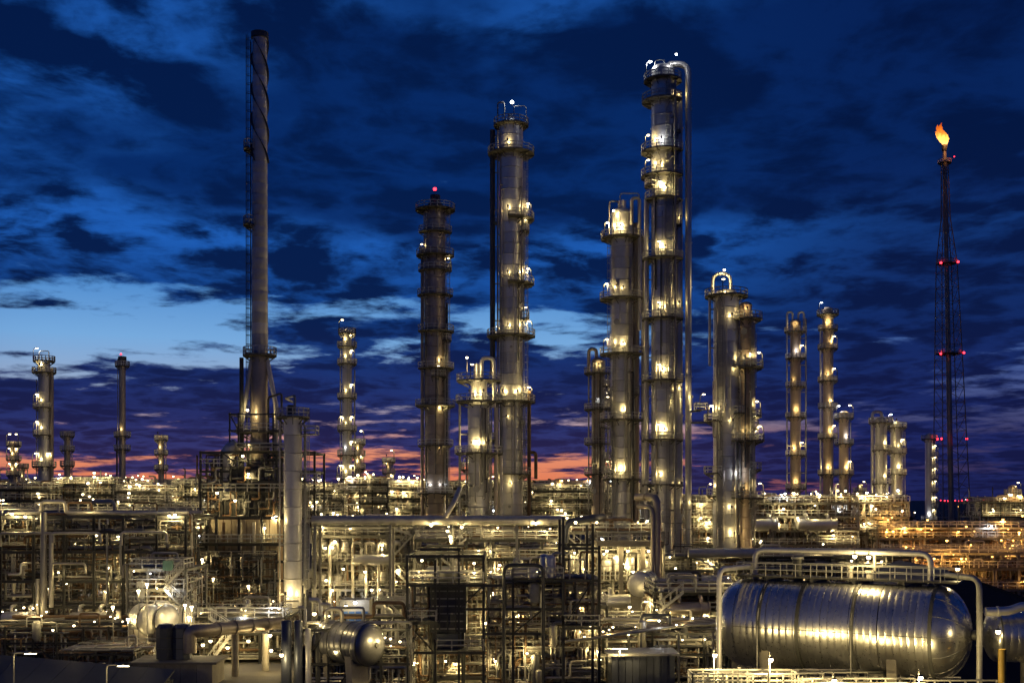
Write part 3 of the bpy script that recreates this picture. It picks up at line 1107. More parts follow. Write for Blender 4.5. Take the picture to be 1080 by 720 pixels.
# --- twin column with gooseneck
D = 192
t, cx, R, s = tower('wide silver column capped by a gooseneck pipe, right of the tallest column', 766, 27, 313, D,
    [(313, 0, 360, 9, 'c'), (444, 150, 240, 10, 'l'), (499, 150, 240, 10, '')],
    side=[(-18, -0.5, 1.3, 310, 386, 'clad'), (-12, -2.0, 1.0, 330, 575, 'pipe')], ladder=(240, 315, 570), P=100)
pipe(t, [(cx - 15 * s, D - 0.5, WZ(313, D)), (cx - 15 * s, D - 0.5, WZ(289, D)), (cx + 4 * s, D - 0.5, WZ(289, D)), (cx + 4 * s, D - 0.5, WZ(309, D))], 1.9 * s, 'clad', 12, 'gooseneck_pipe', bend=2.2)
lamp(t, cx - 5 * s, D - 2.5, WZ(288, D), 'warm', 120, 'globe')
for py in (345, 400, 455, 510, 545):
    wash(t, cx, D, WZ(py, D), R, 275 if py % 2 else 300, 110, 1.1)
wash(t, cx, D, WZ(572, D), R, 285, 130, 1.3)
t, cx, R, s = tower('narrow tan column clasped to the wide gooseneck column, with side balconies', 786.5, 13, 322, D - 0.6,
    [(337, 190, 420, 11, 'w'), (388, 190, 420, 12, 'wr'), (439, 300, 420, 10, 'r'), (465, 190, 420, 13, 'wr'), (495, 300, 420, 10, ''), (525, 190, 420, 13, 'wr')],
    mat='clad_beige', side=[(9.5, 0.4, 1.0, 340, 575, 'galv')], ladder=(300, 340, 575), P=110)

# --- columns further back on the right
D = 275
t, cx, R, s = tower('tan column with two small arched vents, nearer of the far tall pair', 839, 11, 340, D,
    [(350, 0, 360, 6, 'w'), (378, 0, 360, 5, 'wr'), (408, 180, 400, 5, 'u'), (440, 0, 360, 5, 'w'), (480, 180, 400, 5, 'ur'), (515, 0, 360, 5, 'w')], mat='clad_beige', banded=False,
    side=[(-9, 0, 0.7, 336, 540, 'galv'), (11, 0, 0.8, 336, 540, 'galv')], P=120, Pp=60)
for k in (-1, 1):
    pipe(t, [(cx + k * 9 * s, D, WZ(350, D)), (cx + k * 9 * s, D, WZ(329, D)), (cx + k * 3 * s, D, WZ(329, D)), (cx + k * 3 * s, D, WZ(342, D))], 0.25, 'clad', 8, 'vent_pipe')
D = 282
t, cx, R, s = tower('tall tan column with many small lamps, right one of the far tall pair', 873, 10.5, 327, D,
    [(332, 0, 360, 6, 'k'), (348, 180, 400, 5, 'w'), (368, 0, 360, 5, 'vr'), (402, 0, 360, 5, 'wr'), (430, 180, 400, 5, 'v'), (462, 0, 360, 5, 'vr'), (500, 0, 360, 5, 'w')], mat='clad_beige', banded=False,
    side=[(-7.5, 0, 1.0, 345, 540, 'clad')], ladder=(300, 330, 540), P=120, Pp=60)
D = 274
t, cx, R, s = tower('short tan column leaning close on the right of the far tall pair', 890, 10, 436, D,
    [(441, 0, 360, 5, 'kr'), (468, 180, 400, 5, 'v'), (500, 180, 400, 5, 'vr')], mat='clad_beige', banded=False, side=[(7, 0, 0.6, 445, 540, 'galv')], P=120, Pp=80)
D = 252
t, cx, R, s = tower('pale column with a looped pipe on its shoulder, left of a matching twin', 929, 12.5, 443, D,
    [(446, 0, 360, 6, ''), (475, 200, 400, 5, 'v'), (510, 200, 400, 5, 'v'), (545, 200, 400, 5, 'v')], banded=False, side=[(0, -1.6, 0.5, 450, 560, 'galv')], P=130)
pipe(t, [(cx - 9 * s, D, WZ(555, D)), (cx - 9 * s, D, WZ(434, D)), (cx + 1 * s, D, WZ(434, D)), (cx + 1 * s, D, WZ(444, D))], 0.34, 'clad', 8, 'overhead_pipe')
t, cx, R, s = tower('pale column with side lamps, right twin in front of the dark horizon', 945, 11.5, 447, D + 2,
    [(451, 0, 360, 5, 'wk'), (478, 200, 400, 5, 'vr'), (500, 200, 400, 5, 'v'), (530, 200, 400, 5, 'v'), (560, 0, 360, 5, 'w')], banded=False,
    side=[(9.5, 0, 0.5, 455, 575, 'galv')], ladder=(320, 450, 570), P=130, Pp=80)
D = 340
t, cx, R, s = tower('thin column with a ladder of small lamps beside the flare derrick', 980, 8, 459, D,
    [(463, 0, 360, 4, '')] + [(py, 280, 400, 5, 'r') for py in (481, 493, 505, 518, 535)] + [(548, 0, 360, 4, 'wr')], banded=False, side=[(6, 0, 0.5, 465, 560, 'galv')], P=110, Pp=80)
lamp(t, cx + 7 * s, D - 1, WZ(463, D), 'red', 40, 'bulb', s=1.6)

# --- columns on the left skyline
D = 262
t, cx, R, s = tower('tall lit column with a double crown platform, left end of the skyline', 46.5, 12, 384, D,
    [(381, 0, 360, 5, 'k'), (393, 0, 360, 6, 'w'), (430, 120, 330, 5, 'wl'), (459, 120, 330, 5, 'wl'), (492, 120, 400, 6, 'wlr')], banded=False,
    side=[(7.5, 0.2, 2.2, 388, 540, 'clad_brown'), (-8, 0, 0.5, 400, 540, 'galv')], ladder=(260, 385, 530), P=120, Pp=80)
davit(t, cx - 5 * s, cx + 5 * s, D, WZ(381, D), WZ(370, D), 0.12)
t, cx, R, s = tower('slender chimney with collars, between two short columns on the left skyline', 129, 6.8, 378, 285,
    [(386, 0, 360, 4, ''), (460, 0, 360, 5, 'w'), (474, 0, 360, 5, '')], mat='clad_brown', banded=False, side=[(-6, 0, 0.6, 455, 545, 'dark')], ladder=(210, 378, 540),
    name='chimney', cat='chimney', head=0)
MB().lathe([(R * 1.25, WZ(384, 285)), (R * 1.25, WZ(376, 285)), (R * 0.9, WZ(376, 285)), (R * 0.9, WZ(380, 285))], 18, (cx, 285, 0)).build('chimney_cap', 'dark', t)
lamp(t, cx, 284, WZ(374, 285), 'red', 30, 'bulb', s=1.0)
for (px, w, top, DD, lab, code) in ((14.5, 7, 467, 300, 'stubby lamp studded column at the far left edge of the skyline', 'wlr'), (24, 4, 490, 320, 'thin short pipe column next to the stubby leftmost column', 'w'),
                                    (71, 6.5, 457, 275, 'dark thin column right of the tall lit left column', ''), (170, 6, 461, 275, 'thin dark column left of the furnace stack', 'w')):
    t, cx, R, s = tower(lab, px, w, top, DD, [(top + 3, 0, 360, 4, code), (top + 18, 180, 400, 4, code), (top + 34, 0, 360, 4, code)], mat='clad_brown', banded=False,
                        side=[(5, 0, 0.5, top + 4, 540, 'galv')], P=90, Pp=60)

# --- lit column right of the furnace stack
D = 258
t, cx, R, s = tower('lamp spangled column standing alone between the furnace stack and the brown column', 366, 10.5, 350, D,
    [(352, 0, 360, 4, 'l'), (366, 0, 360, 5, 'wr'), (384, 0, 360, 5, 'wr'), (420, 0, 360, 5, 'wr'), (454, 0, 360, 5, 'wlr'), (480, 100, 400, 5, 'wr'), (505, 0, 360, 6, 'wlr')], banded=False,
    side=[(-7, 0, 0.6, 360, 540, 'galv'), (8, 0, 0.7, 390, 540, 'galv')], ladder=(290, 350, 540), P=125, Pp=60)
MB().box(cx, D, WZ(532, D), 3.2, 3.2, 3.0).build('base_box', 'white', t, False)
for (px, w, top, DD, lab) in ((378, 7, 466, 270, 'short column tucked against the lamp spangled column'), (410, 6, 485, 300, 'small far column between the spangled and brown columns')):
    t, cx, R, s = tower(lab, px, w, top, DD, [(top + 2, 0, 360, 4, 'wr'), (top + 14, 0, 360, 4, 'wl'), (top + 28, 0, 360, 4, 'wr')], mat='clad_brown', banded=False, side=[(4.5, 0, 0.5, top, 540, 'galv')], P=90, Pp=60)
for (px, w, top, DD, lab) in ((907, 6, 512, 360, 'tiny lit column far behind the pale twins'), (1068, 9, 514, 330, 'stubby lit column at the right edge of the horizon')):
    t, cx, R, s = tower(lab, px, w, top, DD, [(top + 6, 0, 360, 4, 'wr'), (top + 18, 0, 360, 4, 'wl')], mat='clad_brown', banded=False, P=90, Pp=60)

# --- pale vertical vessel in front of the furnace
D = 150
t, cx, R, s = tower('smooth grey vertical vessel in front of the furnace, railed platform on top', 309, 19, 440, D,
    [(440, 0, 360, 8, '')], side=[(-13, -0.6, 0.9, 445, 650, 'pipe'), (12.5, 0.3, 1.2, 450, 640, 'galv')], ladder=(0, 440, 640), mat='clad_grey', head=0.35, name='vertical_vessel', cat='vessel', band=2.4, extras=False)
pipe(t, [(cx - 2 * s, D, WZ(437, D)), (cx - 2 * s, D, WZ(427, D))], 0.5, 'dark', 10, 'nozzle')
pipe(t, [(cx + 2 * s, D, WZ(440, D)), (cx + 2 * s, D, WZ(417, D)), (cx - 14 * s, D + 4, WZ(417, D)), (cx - 16 * s, D + 10, WZ(417, D))], 0.16, 'galv', 7, 'vent_pipe')
deck_slab(t, cx + R + 0.1, cx + R + 2.0, D - 1.2, D + 1.2, WZ(458, D))
deck_slab(t, cx + R + 0.1, cx + R + 2.2, D - 1.2, D + 1.2, WZ(508, D))
wash(t, cx, D, WZ(638, D), R, 250, 240, 1.2)
wash(t, cx, D, WZ(640, D), R, 310, 160, 1.2)
lamp(t, cx - R - 1.2, D - 1.0, WZ(546, D), 'warm', 150, 'globe')
wash(t, cx, D, WZ(600, D), R, 205, 60, 1.4)

# ------------------------------------------------------------------ furnace with its tall stack
D = 165
s = D / FPX
cx = WX(274, D)
t = thing('furnace_stack', 'tallest slender grey flue stack with spiral strakes rising from the furnace', 'chimney', (cx, D, WZ(490, D)))
prof_r = lambda py: (7.4 + (py - 36) * 0.0032) * s
rows = [36 + i * 11.3 for i in range(31)]
for i in range(30):
    za, zb = WZ(rows[i + 1], D), WZ(rows[i], D)
    ra, rb = prof_r(rows[i + 1]), prof_r(rows[i])
    MB().lathe([(ra - 0.02, za), (ra, za + 0.03), (rb, zb - 0.06), (rb + 0.025, zb - 0.05), (rb + 0.025, zb - 0.01), (rb - 0.02, zb)], 26, (cx, D, 0)).build('stack_section', 'clad_grey', t)
MB().lathe([(prof_r(375), WZ(375, D)), (8.6 * s, WZ(408, D)), (8.8 * s, WZ(448, D)), (10.5 * s, WZ(470, D)), (13 * s, WZ(492, D))], 26, (cx, D, 0)).build('stack_cone', 'clad_brown', t)
MB().lathe([(prof_r(36), WZ(41, D)), (prof_r(36) + 0.25, WZ(41, D)), (prof_r(36) + 0.25, WZ(35, D)), (prof_r(36) - 0.3, WZ(35, D)), (prof_r(36) - 0.3, WZ(40, D))], 24, (cx, D, 0)).build('stack_cap', 'dark', t)
for k in range(3):                                   # helical strakes
    b = MB()
    n = 60
    vs, fs = [], []
    for i in range(n + 1):
        u = i / n
        z = WZ(44 + 128 * u, D)
        a = k * 2 * pi / 3 + u * 2 * pi * 1.35
        r0 = prof_r(44 + 128 * u) - 0.02
        for rr, dz in ((r0, 0), (r0 + 0.30, 0), (r0 + 0.30, 0.12), (r0, 0.12)):
            vs.append((cx + rr * cos(a), D + rr * sin(a), z + dz))
    for i in range(n):
        for j in range(4):
            fs.append((i * 4 + j, i * 4 + (j + 1) % 4, i * 4 + 4 + (j + 1) % 4, i * 4 + 4 + j))
    b.add(vs, fs)
    b.build('strake', 'dark', t)
for py, a0, a1 in ((158, 130, 230), (238, 120, 240), (375, 0, 360), (456, 0, 360)):
    ring_deck(t, cx, D, WZ(py, D), prof_r(min(py, 380)) + (0.5 if py > 400 else 0), a0, a1, 1.25 if py < 400 else 1.7)
b = MB()
ladder_mesh(b, (cx - 9.6 * s, D), WZ(456, D), WZ(44, D), (-1, 0))
b.build('ladder', 'dark', t, False)
ring = WZ(378, D)
for a, zb in ((190, 446), (-14, 428), (95, 440)):
    ta = radians(a)
    f = Vector((cx + 18.5 * s * cos(ta), D + 18.5 * s * sin(ta), WZ(zb, D)))
    h_ = Vector((cx + 8 * s * cos(ta), D + 8 * s * sin(ta), ring))
    MB().tube([h_, f, f - Vector((0, 0, 9))], 0.34, 12, 0.6, True).build('flue_leg', 'clad_grey', t)
steel_frame(t, [WX(q, D) for q in (247, 256, 292, 300)], [D - 2.6, D + 2.6], [WZ(q, D) for q in (486, 470, 455, 438)], WZ(492, D), 0.2, 0.16, 0.22, 'dark', 0.3, random.Random(3))
pipe(t, [(WX(256.5, D), D - 1, WZ(490, D)), (WX(256.5, D), D - 1, WZ(378, D))], 0.3, 'dark', 10, 'riser_pipe', flange=5)
pipe(t, [(WX(286, D), D - 2, WZ(490, D)), (WX(286, D), D - 2, WZ(420, D)), (WX(300, D), D - 2, WZ(416, D)), (WX(300, D), D - 2, WZ(432, D))], 0.16, 'dark', 8, 'vent_pipe')
lamp(t, cx - 9 * s, D - 2.4, WZ(434, D), 'warm', 260, 'globe')
lamp(t, cx - 12 * s, D - 3.5, WZ(482, D), 'warm', 120, 'globe')
wash(t, cx, D, WZ(483, D), 2.2, 240, 70, 1.0)

# --- furnace casing and its steelwork
fx0, fx1 = WX(228, D), WX(299, D)
t = thing('furnace', 'boxy dark furnace wrapped in steel galleries beneath the tall flue stack', 'furnace', ((fx0 + fx1) / 2, D, 0))
zt = WZ(492, D)
nx = 9
for i in range(nx):                                   # casing panels between stiffeners, lower radiant box
    for j, (za, zb) in enumerate(((3.0, 6.6), (6.6, 10.2), (10.2, 13.6), (13.6, 17.0))):
        xa = fx0 + (fx1 - fx0) * i / nx
        xb = fx0 + (fx1 - fx0) * (i + 1) / nx
        MB().box((xa + xb) / 2, D - 4.2, (za + zb) / 2, xb - xa - 0.10, 0.18, zb - za - 0.10).build('casing_panel', 'panel', t, False)
MB().box((fx0 + fx1) / 2, D, 10, fx1 - fx0, 8.2, 14).build('radiant_box', 'rust', t, False)
MB().box((fx0 + fx1) / 2 - 0.4, D, (17 + zt) / 2, (fx1 - fx0) * 0.66, 5.6, zt - 17).build('convection_box', 'dark', t, False)
for i in range(7):
    x = fx0 + 2.0 + i * (fx1 - fx0 - 4.6) / 6
    beam(t, (x, D - 2.95, 17), (x, D - 2.95, zt), 0.2, 0.2, 'dark', 'stiffener')
pipe(t, [(WX(252, D), D - 2, zt - 4), (WX(243, D), D - 2, zt - 4), (WX(243, D), D - 2, WZ(478, D)), (WX(254, D), D - 2, WZ(470, D))], 1.1, 'clad_grey', 14, 'flue_duct')
rngf = random.Random(4)
for i in range(5):
    for j in range(3):
        z = 17.5 + j * 2.4
        pipe(t, [(WX(226 + i * 15, D), D - 3.4, z), (WX(234 + i * 15, D), D - 3.4, z), (WX(234 + i * 15, D), D - 3.4, z + 2.0), (WX(240 + i * 15, D), D - 3.4, z + 2.0)], 0.16, ('dark', 'rust', 'galv')[(i + j) % 3], 7, 'coil_pipe')
xs = [WX(p, D - 6) for p in (182, 205, 228, 252, 276, 300)]
steel_frame(t, xs, [D - 6, D + 5.5], [WZ(p, D - 6) for p in (638, 612, 592, 574, 546)], 0, 0.34, 0.26, 0.36, 'dark', 0.3, rngf)
steel_frame(t, [WX(p, D - 3) for p in (212, 234, 262, 292, 332)], [D - 3.2, D + 5], [WZ(p, D - 3) for p in (520, 497, 477)], WZ(546, D), 0.3, 0.22, 0.3, 'dark', 0.35, rngf)
for (a, c, py, dd) in ((180, 300, 574, 7.4), (212, 334, 520, 4.2), (211, 240, 494, 4.2), (248, 300, 477, 4.2), (182, 228, 612, 7.4)):
    deck_slab(t, WX(a, D - dd), WX(c, D - dd), D - dd, D - dd + 2.0, WZ(py, D - dd) + 0.25)
small_pipework(t, WX(183, D), WX(300, D), D - 7, D - 4.6, [2, 5, 8, 11], 300, 11, 0.05, 0.16, ('galv', 'dark', 'rust', 'pipe'), (3, 4, 3, 2), vert=0.6)
small_pipework(t, WX(214, D), WX(320, D), D - 3.6, D + 4, [17, 19, 22, 24.5], 170, 12, 0.05, 0.2, ('galv', 'dark', 'rust'), (2, 5, 2), vert=0.55)
for k, px in enumerate((218, 246, 262, 277, 287)):
    pipe(t, [(WX(px, D), D - 5.4, 1), (WX(px, D), D - 5.4, 16.6)], (0.16, 0.2, 0.34, 0.26, 0.2)[k], ('pipe', 'rust', 'pipe', 'pipe', 'galv')[k], 8, 'riser_pipe')
for px, py, dd, P, kd in ((189, 553, 7.2, 420, 'warm'), (209, 553, 7.2, 420, 'warm'), (279, 557, 6.4, 200, 'warm'), (213, 590, 7.2, 600, 'warm'), (248, 528, 5, 240, 'warm'), (262, 500, 3.6, 140, 'warm'),
                      (240, 640, 6.8, 160, 'warm'), (288, 655, 6.8, 200, 'warm'), (229, 520, 5, 160, 'warm'), (318, 505, 3.8, 120, 'warm'), (200, 625, 7, 160, 'warm'), (291, 545, 4.5, 200, 'warm'),
                      (225, 610, 7, 130, 'warm'), (262, 618, 7, 90, 'warm')):
    lamp(t, WX(px, D - dd), D - dd, WZ(py, D - dd), kd, P, 'globe')


# ------------------------------------------------------------------ generic steel process structure
def unit(name, label, cat, px0, px1, D0, D1, rows, bays, seed, n_small=220, lamps=10, mat='dark', deck_levels=(), P=150, kind='warm', ny=2, tier_pipes=4, rs=(0.09, 0.27),
         cw=0.32, wts=(5, 4, 2, 2), mats=('pipe', 'galv', 'dark', 'rust'), brace=0.2, lamp_y=None, extra_top=0.0, rmax=0.2, vert=0.45, sides=5, pmats=None, group=None, z0=0.0, lstyle='globe', loops=None, front=0.6):
    rng = random.Random(seed)
    x0, x1 = WX(px0, D0), WX(px1, D0)
    zs = sorted(WZ(p, D0) for p in rows)
    t = thing(name, label, cat, ((x0 + x1) / 2, D0, z0), group)
    xs = [x0 + (x1 - x0) * i / bays for i in range(bays + 1)]
    xs = [x + (rng.uniform(-0.08, 0.08) * (x1 - x0) / bays if 0 < i < bays else 0) for i, x in enumerate(xs)]
    ys = [D0 + (D1 - D0) * i / (ny - 1) for i in range(ny)]
    steel_frame(t, xs, ys, zs, z0, cw, cw * 0.8, cw * 1.15, mat, brace, rng)
    for i in (range(len(zs)) if deck_levels != 'none' else ()):
        deck_slab(t, x0, x1, D0 - 0.9, D0 + 0.35 * (D1 - D0), zs[i] + 0.28)
    for i, z in enumerate(zs):
        yy = [rng.uniform(D0 + 0.5, D1 - 0.4) for _ in range(tier_pipes)]
        rack_pipes(t, x0, x1, sorted(yy), z, seed * 17 + i, rs=rs, **({'mats': pmats} if pmats else {}))
    small_pipework(t, x0, x1, D0 + 0.3, D1 - 0.2, [z0 + 0.4] + zs[:-1] + ([zs[-1]] if extra_top else []), int(n_small * 3.0), seed * 31, 0.04, rmax, mats, wts, sides, vert)
    if extra_top:
        for i in range(int((x1 - x0) / 2.2)):         # vents, masts and short stubs standing above the top deck
            x, y = rng.uniform(x0, x1), rng.uniform(D0, D1)
            h_ = rng.uniform(0.8, 2.2) if rng.random() < 0.7 else rng.uniform(2.2, 4.6)
            pipe(t, [(x, y, zs[-1]), (x, y, zs[-1] + h_)] + ([(x + rng.uniform(-1.6, 1.6), y, zs[-1] + h_)] if rng.random() < 0.5 else []), rng.uniform(0.07, 0.24), rng.choice(('pipe', 'galv', 'dark')), 6, 'vent_pipe')
    if D0 < 215 and bays > 2 and deck_levels != 'none':
        i = rng.randrange(bays)
        stairs(t, xs[i] + 0.3, min(xs[i] + 4.2, xs[i + 1]), D0 - 1.5, [z0 + 0.2] + [z + 0.3 for z in zs])
    loop_pipes(t, x0, x1, D0, D1, [z0] + zs[:-1], loops if loops is not None else int((x1 - x0) * 0.9), seed * 7 + 1)
    lv = [z0 + 4.0] + zs
    for i in range(int(lamps * 1.25)):
        z = rng.choice(lv[:-1]) + rng.uniform(1.2, 2.6) if rng.random() < (0.6 if extra_top else 0.8) else zs[-1] + rng.uniform(1.2, 2.6)
        if rng.random() < front:
            y = D0 - rng.uniform(0.7, 2.4)
        else:
            y = rng.uniform(*lamp_y) if lamp_y else rng.uniform(D0, D0 + 0.6 * (D1 - D0))
        lamp(t, rng.uniform(x0 + 0.5, x1 - 0.5), y, z, kind if rng.random() < 0.95 else 'cool', P * rng.choice((0.2, 0.35, 0.6, 0.9, 1.5)), lstyle, rng.uniform(0, 6.28), 0.06, rng.uniform(0.5, 1.15) * min(1.2, D0 / 210))
    return t, x0, x1, zs


# --- left: the long multi-tier pipe rack, seen against the lights behind it
t, x0, x1, zs = unit('pipe_rack', 'long dark multi-tier pipe rack across the lower left edge', 'pipe rack', -30, 196, 150, 160, (545, 561, 582, 613, 640), 7, 21, 260, 14, tier_pipes=10,
                     rs=(0.08, 0.3), wts=(2, 3, 4, 3), lamp_y=(157, 163), P=190, brace=0.1, front=0.3, deck_levels='none', pmats=('galv', 'dark', 'dark', 'rust', 'pipe'))
for px, ya, yb, r in ((46, 540, 650, 0.42), (54, 563, 640, 0.3), (113, 562, 640, 0.14), (127, 562, 606, 0.14), (134, 596, 700, 0.16), (40, 610, 690, 0.28)):
    pipe(t, [(WX(px, 148.6), 148.6, WZ(yb, 148.6)), (WX(px, 148.6), 148.6, WZ(ya, 148.6))], r, 'pipe' if r > 0.2 else 'galv', 10, 'riser_pipe', flange=5)
for a, c, py, r in ((54, 106, 562, 0.2), (128, 176, 561, 0.2), (55, 90, 594, 0.16), (0, 56, 562, 0.2), (130, 166, 595, 0.13)):
    pipe(t, [(WX(a, 148.4), 148.4, WZ(py + 14, 148.4)), (WX(a, 148.4), 148.4, WZ(py, 148.4)), (WX(c, 148.4), 148.4, WZ(py, 148.4)), (WX(c, 148.4), 148.4, WZ(py + 10, 148.4))], r, 'pipe', 8)
for px, py, P in ((12, 542, 380), (18, 548, 200), (26, 545, 260), (113, 599, 260), (108, 568, 200), (119, 592, 160), (96, 617, 160), (50, 617, 130), (56, 652, 180), (95, 650, 220), (30, 625, 120), (178, 544, 380), (184, 543, 260), (62, 575, 120),
                  (150, 575, 120), (70, 598, 120), (84, 566, 100)):
    lamp(t, WX(px, 149), 149.2 if P > 250 else 155, WZ(py, 149), 'warm', P, 'globe')
# dark ground floor and pump row under the rack
t, x0, x1, zs = unit('pipe_rack', 'lower rear pipe rack glimpsed through the dark rack at the left edge', 'pipe rack', -40, 240, 182, 192, (540, 556, 572, 592), 8, 22, 420, 26, tier_pipes=6, P=210, deck_levels=(1,),
                     wts=(5, 4, 2, 3), lamp_y=(180, 193))
for k, (a, c, dd, rows, lab) in enumerate(((-40, 52, 224, (517, 528, 540, 552), 'far left process unit at the foot of the tall lit left column'), (56, 118, 231, (511, 522, 533, 546), 'stepped process unit on the skyline between the tall left column and the chimney'),
                                     (122, 176, 222, (519, 530, 542), 'low process unit on the skyline right of the slender chimney'), (180, 226, 233, (513, 524, 536, 549), 'process unit on the skyline just left of the furnace'))):
    unit('process_structure', lab, 'steel structure', a, c, dd, dd + 18, rows, 3, 230 + k, 150, 12, tier_pipes=3, P=260, extra_top=1, wts=(6, 4, 1, 2), vert=0.6)
# --- behind the furnace and through the middle: the brightly lit carpet of plant
for k, (a, c, dd, rows, lab) in enumerate(((322, 362, 226, (518, 528, 540, 552), 'lamp filled process unit on the skyline at the foot of the spangled column'), (364, 408, 233, (511, 520, 531, 544), 'tallest crowded process unit on the skyline left of the brown column'),
                                     (410, 448, 228, (515, 526, 538, 550), 'crowded process unit touching the left side of the brown column'))):
    unit('process_structure', lab, 'steel structure', a, c, dd, dd + 18, rows, 3, 310 + k, 200, 17, tier_pipes=3, P=270, extra_top=1, wts=(6, 4, 1, 2), vert=0.6, rmax=0.28)
t, x0, x1, zs = unit('process_structure', 'crowded lamp filled process unit on the skyline behind the two central columns', 'steel structure', 448, 560, 236, 258, (515, 524, 536, 548), 5, 32, 380, 24, tier_pipes=3, P=240, extra_top=1,
                     deck_levels=(1, 2), wts=(6, 4, 1, 2), vert=0.6, rmax=0.28)
t, x0, x1, zs = unit('process_structure', 'lamp filled process unit under the orange horizon gap', 'steel structure', 556, 690, 240, 262, (518, 527, 538, 550), 5, 33, 420, 28, tier_pipes=3, P=240, extra_top=1, deck_levels=(1, 2),
                     wts=(6, 4, 1, 2), vert=0.6, rmax=0.28)

# --- centre left: exchanger structure below the long pipe
t, x0, x1, zs = unit('process_structure', 'bright exchanger structure under the long straight pipe, right of the grey vessel', 'steel structure', 330, 436, 170, 184, (557, 566, 594, 622), 4, 41, 620, 22, tier_pipes=5, P=150,
                     deck_levels=(1, 2), wts=(7, 4, 1, 3), mat='galv', lamp_y=(168.5, 183), rmax=0.26)
for px in (414, 386, 372, 399, 348):
    pipe(t, [(WX(px, 168.5), 168.5, WZ(640, 168.5)), (WX(px, 168.5), 168.5, WZ(572, 168.5)), (WX(px + 8, 168.5), 168.5, WZ(572, 168.5)), (WX(px + 8, 168.5), 172, WZ(590, 168.5))], 0.22 if px != 414 else 0.42, 'pipe', 10, 'riser_pipe')
for i, (px, py, R) in enumerate(((340, 580, 0.9), (352, 582, 0.7), (364, 580, 0.8), (395, 583, 0.6), (408, 580, 0.7), (425, 580, 0.7), (338, 614, 0.9), (356, 616, 0.8), (384, 614, 0.8), (404, 612, 0.7))):
    vertical_vessel('pale upright vessel, %s from left in the %s row under the long straight pipe' % (('first', 'second', 'third', 'fourth', 'fifth', 'sixth')[i if i < 6 else i - 6], 'upper' if i < 6 else 'lower'), WX(px, 171), 170.6, WZ(py + 12, 170), WZ(py - 11, 170), R, group='upright vessels in the exchanger structure')
for px, py, P in ((343, 578, 520), (353, 571, 420), (420, 601, 300), (437, 618, 260), (344, 612, 260), (371, 634, 300), (330, 632, 420), (403, 575, 240), (385, 603, 140), (362, 600, 160), (410, 630, 160), (350, 640, 160), (392, 622, 120)):
    lamp(t, WX(px, 167.5), 167.5, WZ(py, 167.5), 'warm' if (px, py) != (371, 634) else 'cool', P * 0.55, 'globe')

# --- the long straight pipe on its own trestles
D = 152
t = thing('pipe_bridge', 'long straight silver pipe on trestles crossing the middle of the plant', 'pipe bridge', (WX(460, D), D, 0))
pipe(t, [(WX(329, D), D, WZ(548.5, D)), (WX(596, D), D, WZ(548.5, D))], 0.62, 'pipe', 16, 'main_pipe', flange=2.4)
pipe(t, [(WX(329, D), D + 1.6, WZ(553, D)), (WX(590, D), D + 1.6, WZ(553, D))], 0.3, 'dark', 10, 'pipe', flange=3)
pipe(t, [(WX(329, D), D + 2.8, WZ(552, D)), (WX(560, D), D + 2.8, WZ(552, D))], 0.22, 'galv', 8, 'pipe')
pipe(t, [(WX(470, D), D - 0.6, WZ(545, D)), (WX(479, D), D - 0.6, WZ(530, D)), (WX(484, D), D + 2, WZ(515, D))], 0.34, 'pipe', 10, 'branch_pipe')
for px in (333, 412, 476, 545, 592):
    for dy in (-0.6, 3.4):
        beam(t, (WX(px, D), D + dy, 0), (WX(px, D), D + dy, WZ(553, D)), 0.34, 0.34, 'galv', 'trestle_column')
    beam(t, (WX(px, D), D - 0.9, WZ(556, D)), (WX(px, D), D + 3.8, WZ(556, D)), 0.3, 0.4, 'galv', 'trestle_beam')
for px, py, P in ((455, 554, 320), (475, 566, 420), (565, 552, 320), (607, 551, 300), (472, 560, 300), (487, 556, 200)):
    lamp(t, WX(px, D - 0.8), D - 0.9, WZ(py, D - 0.8), 'warm', P, 'globe')

# --- middle ground of the centre
t, x0, x1, zs = unit('process_structure', 'tall pipe filled structure behind the dark front frame, below the long pipe', 'steel structure', 438, 600, 160, 178, (570, 590, 612, 640, 668), 6, 51, 760, 40, tier_pipes=6, P=210,
                     deck_levels=(2, 3, 4), wts=(6, 4, 2, 3), lamp_y=(159, 177), rmax=0.24)
t, x0, x1, zs = unit('process_structure', 'low pump and pipe bays at the feet of the central structure', 'steel structure', 400, 640, 136, 146, (640, 668), 7, 52, 500, 26, tier_pipes=6, P=170, wts=(5, 4, 3, 3), lamp_y=(135, 146), rs=(0.1, 0.26))
t, x0, x1, zs = unit('process_structure', 'open steel gallery lit from within beside the concrete table', 'steel structure', 590, 700, 165, 178, (562, 585, 612, 645), 4, 53, 460, 20, tier_pipes=4, P=170, deck_levels=(1, 2), mat='galv',
                     wts=(7, 4, 1, 3), lamp_y=(163.8, 177), rmax=0.26)
for i, px in enumerate((602, 611, 640, 652, 664, 680, 690)):
    vertical_vessel('brilliant upright vessel, %s from left on the lit gallery beside the tallest column' % ('first', 'second', 'third', 'fourth', 'fifth', 'sixth', 'seventh')[i], WX(px, 164.6), 164.4, WZ(612, 164), WZ(583 + (i % 3) * 3, 164), 0.75, group='upright vessels on the lit gallery')
for px, py, P in ((606, 583, 300), (637, 584, 420), (648, 588, 300), (679, 586, 420), (690, 590, 300), (616, 600, 200), (660, 598, 220), (604, 640, 300), (628, 628, 320), (664, 640, 420), (676, 634, 320), (649, 655, 200)):
    lamp(t, WX(px, 162.6), 162.6, WZ(py, 162.6), 'warm', P * 0.55, 'globe', 0, 0.06, 0.75)

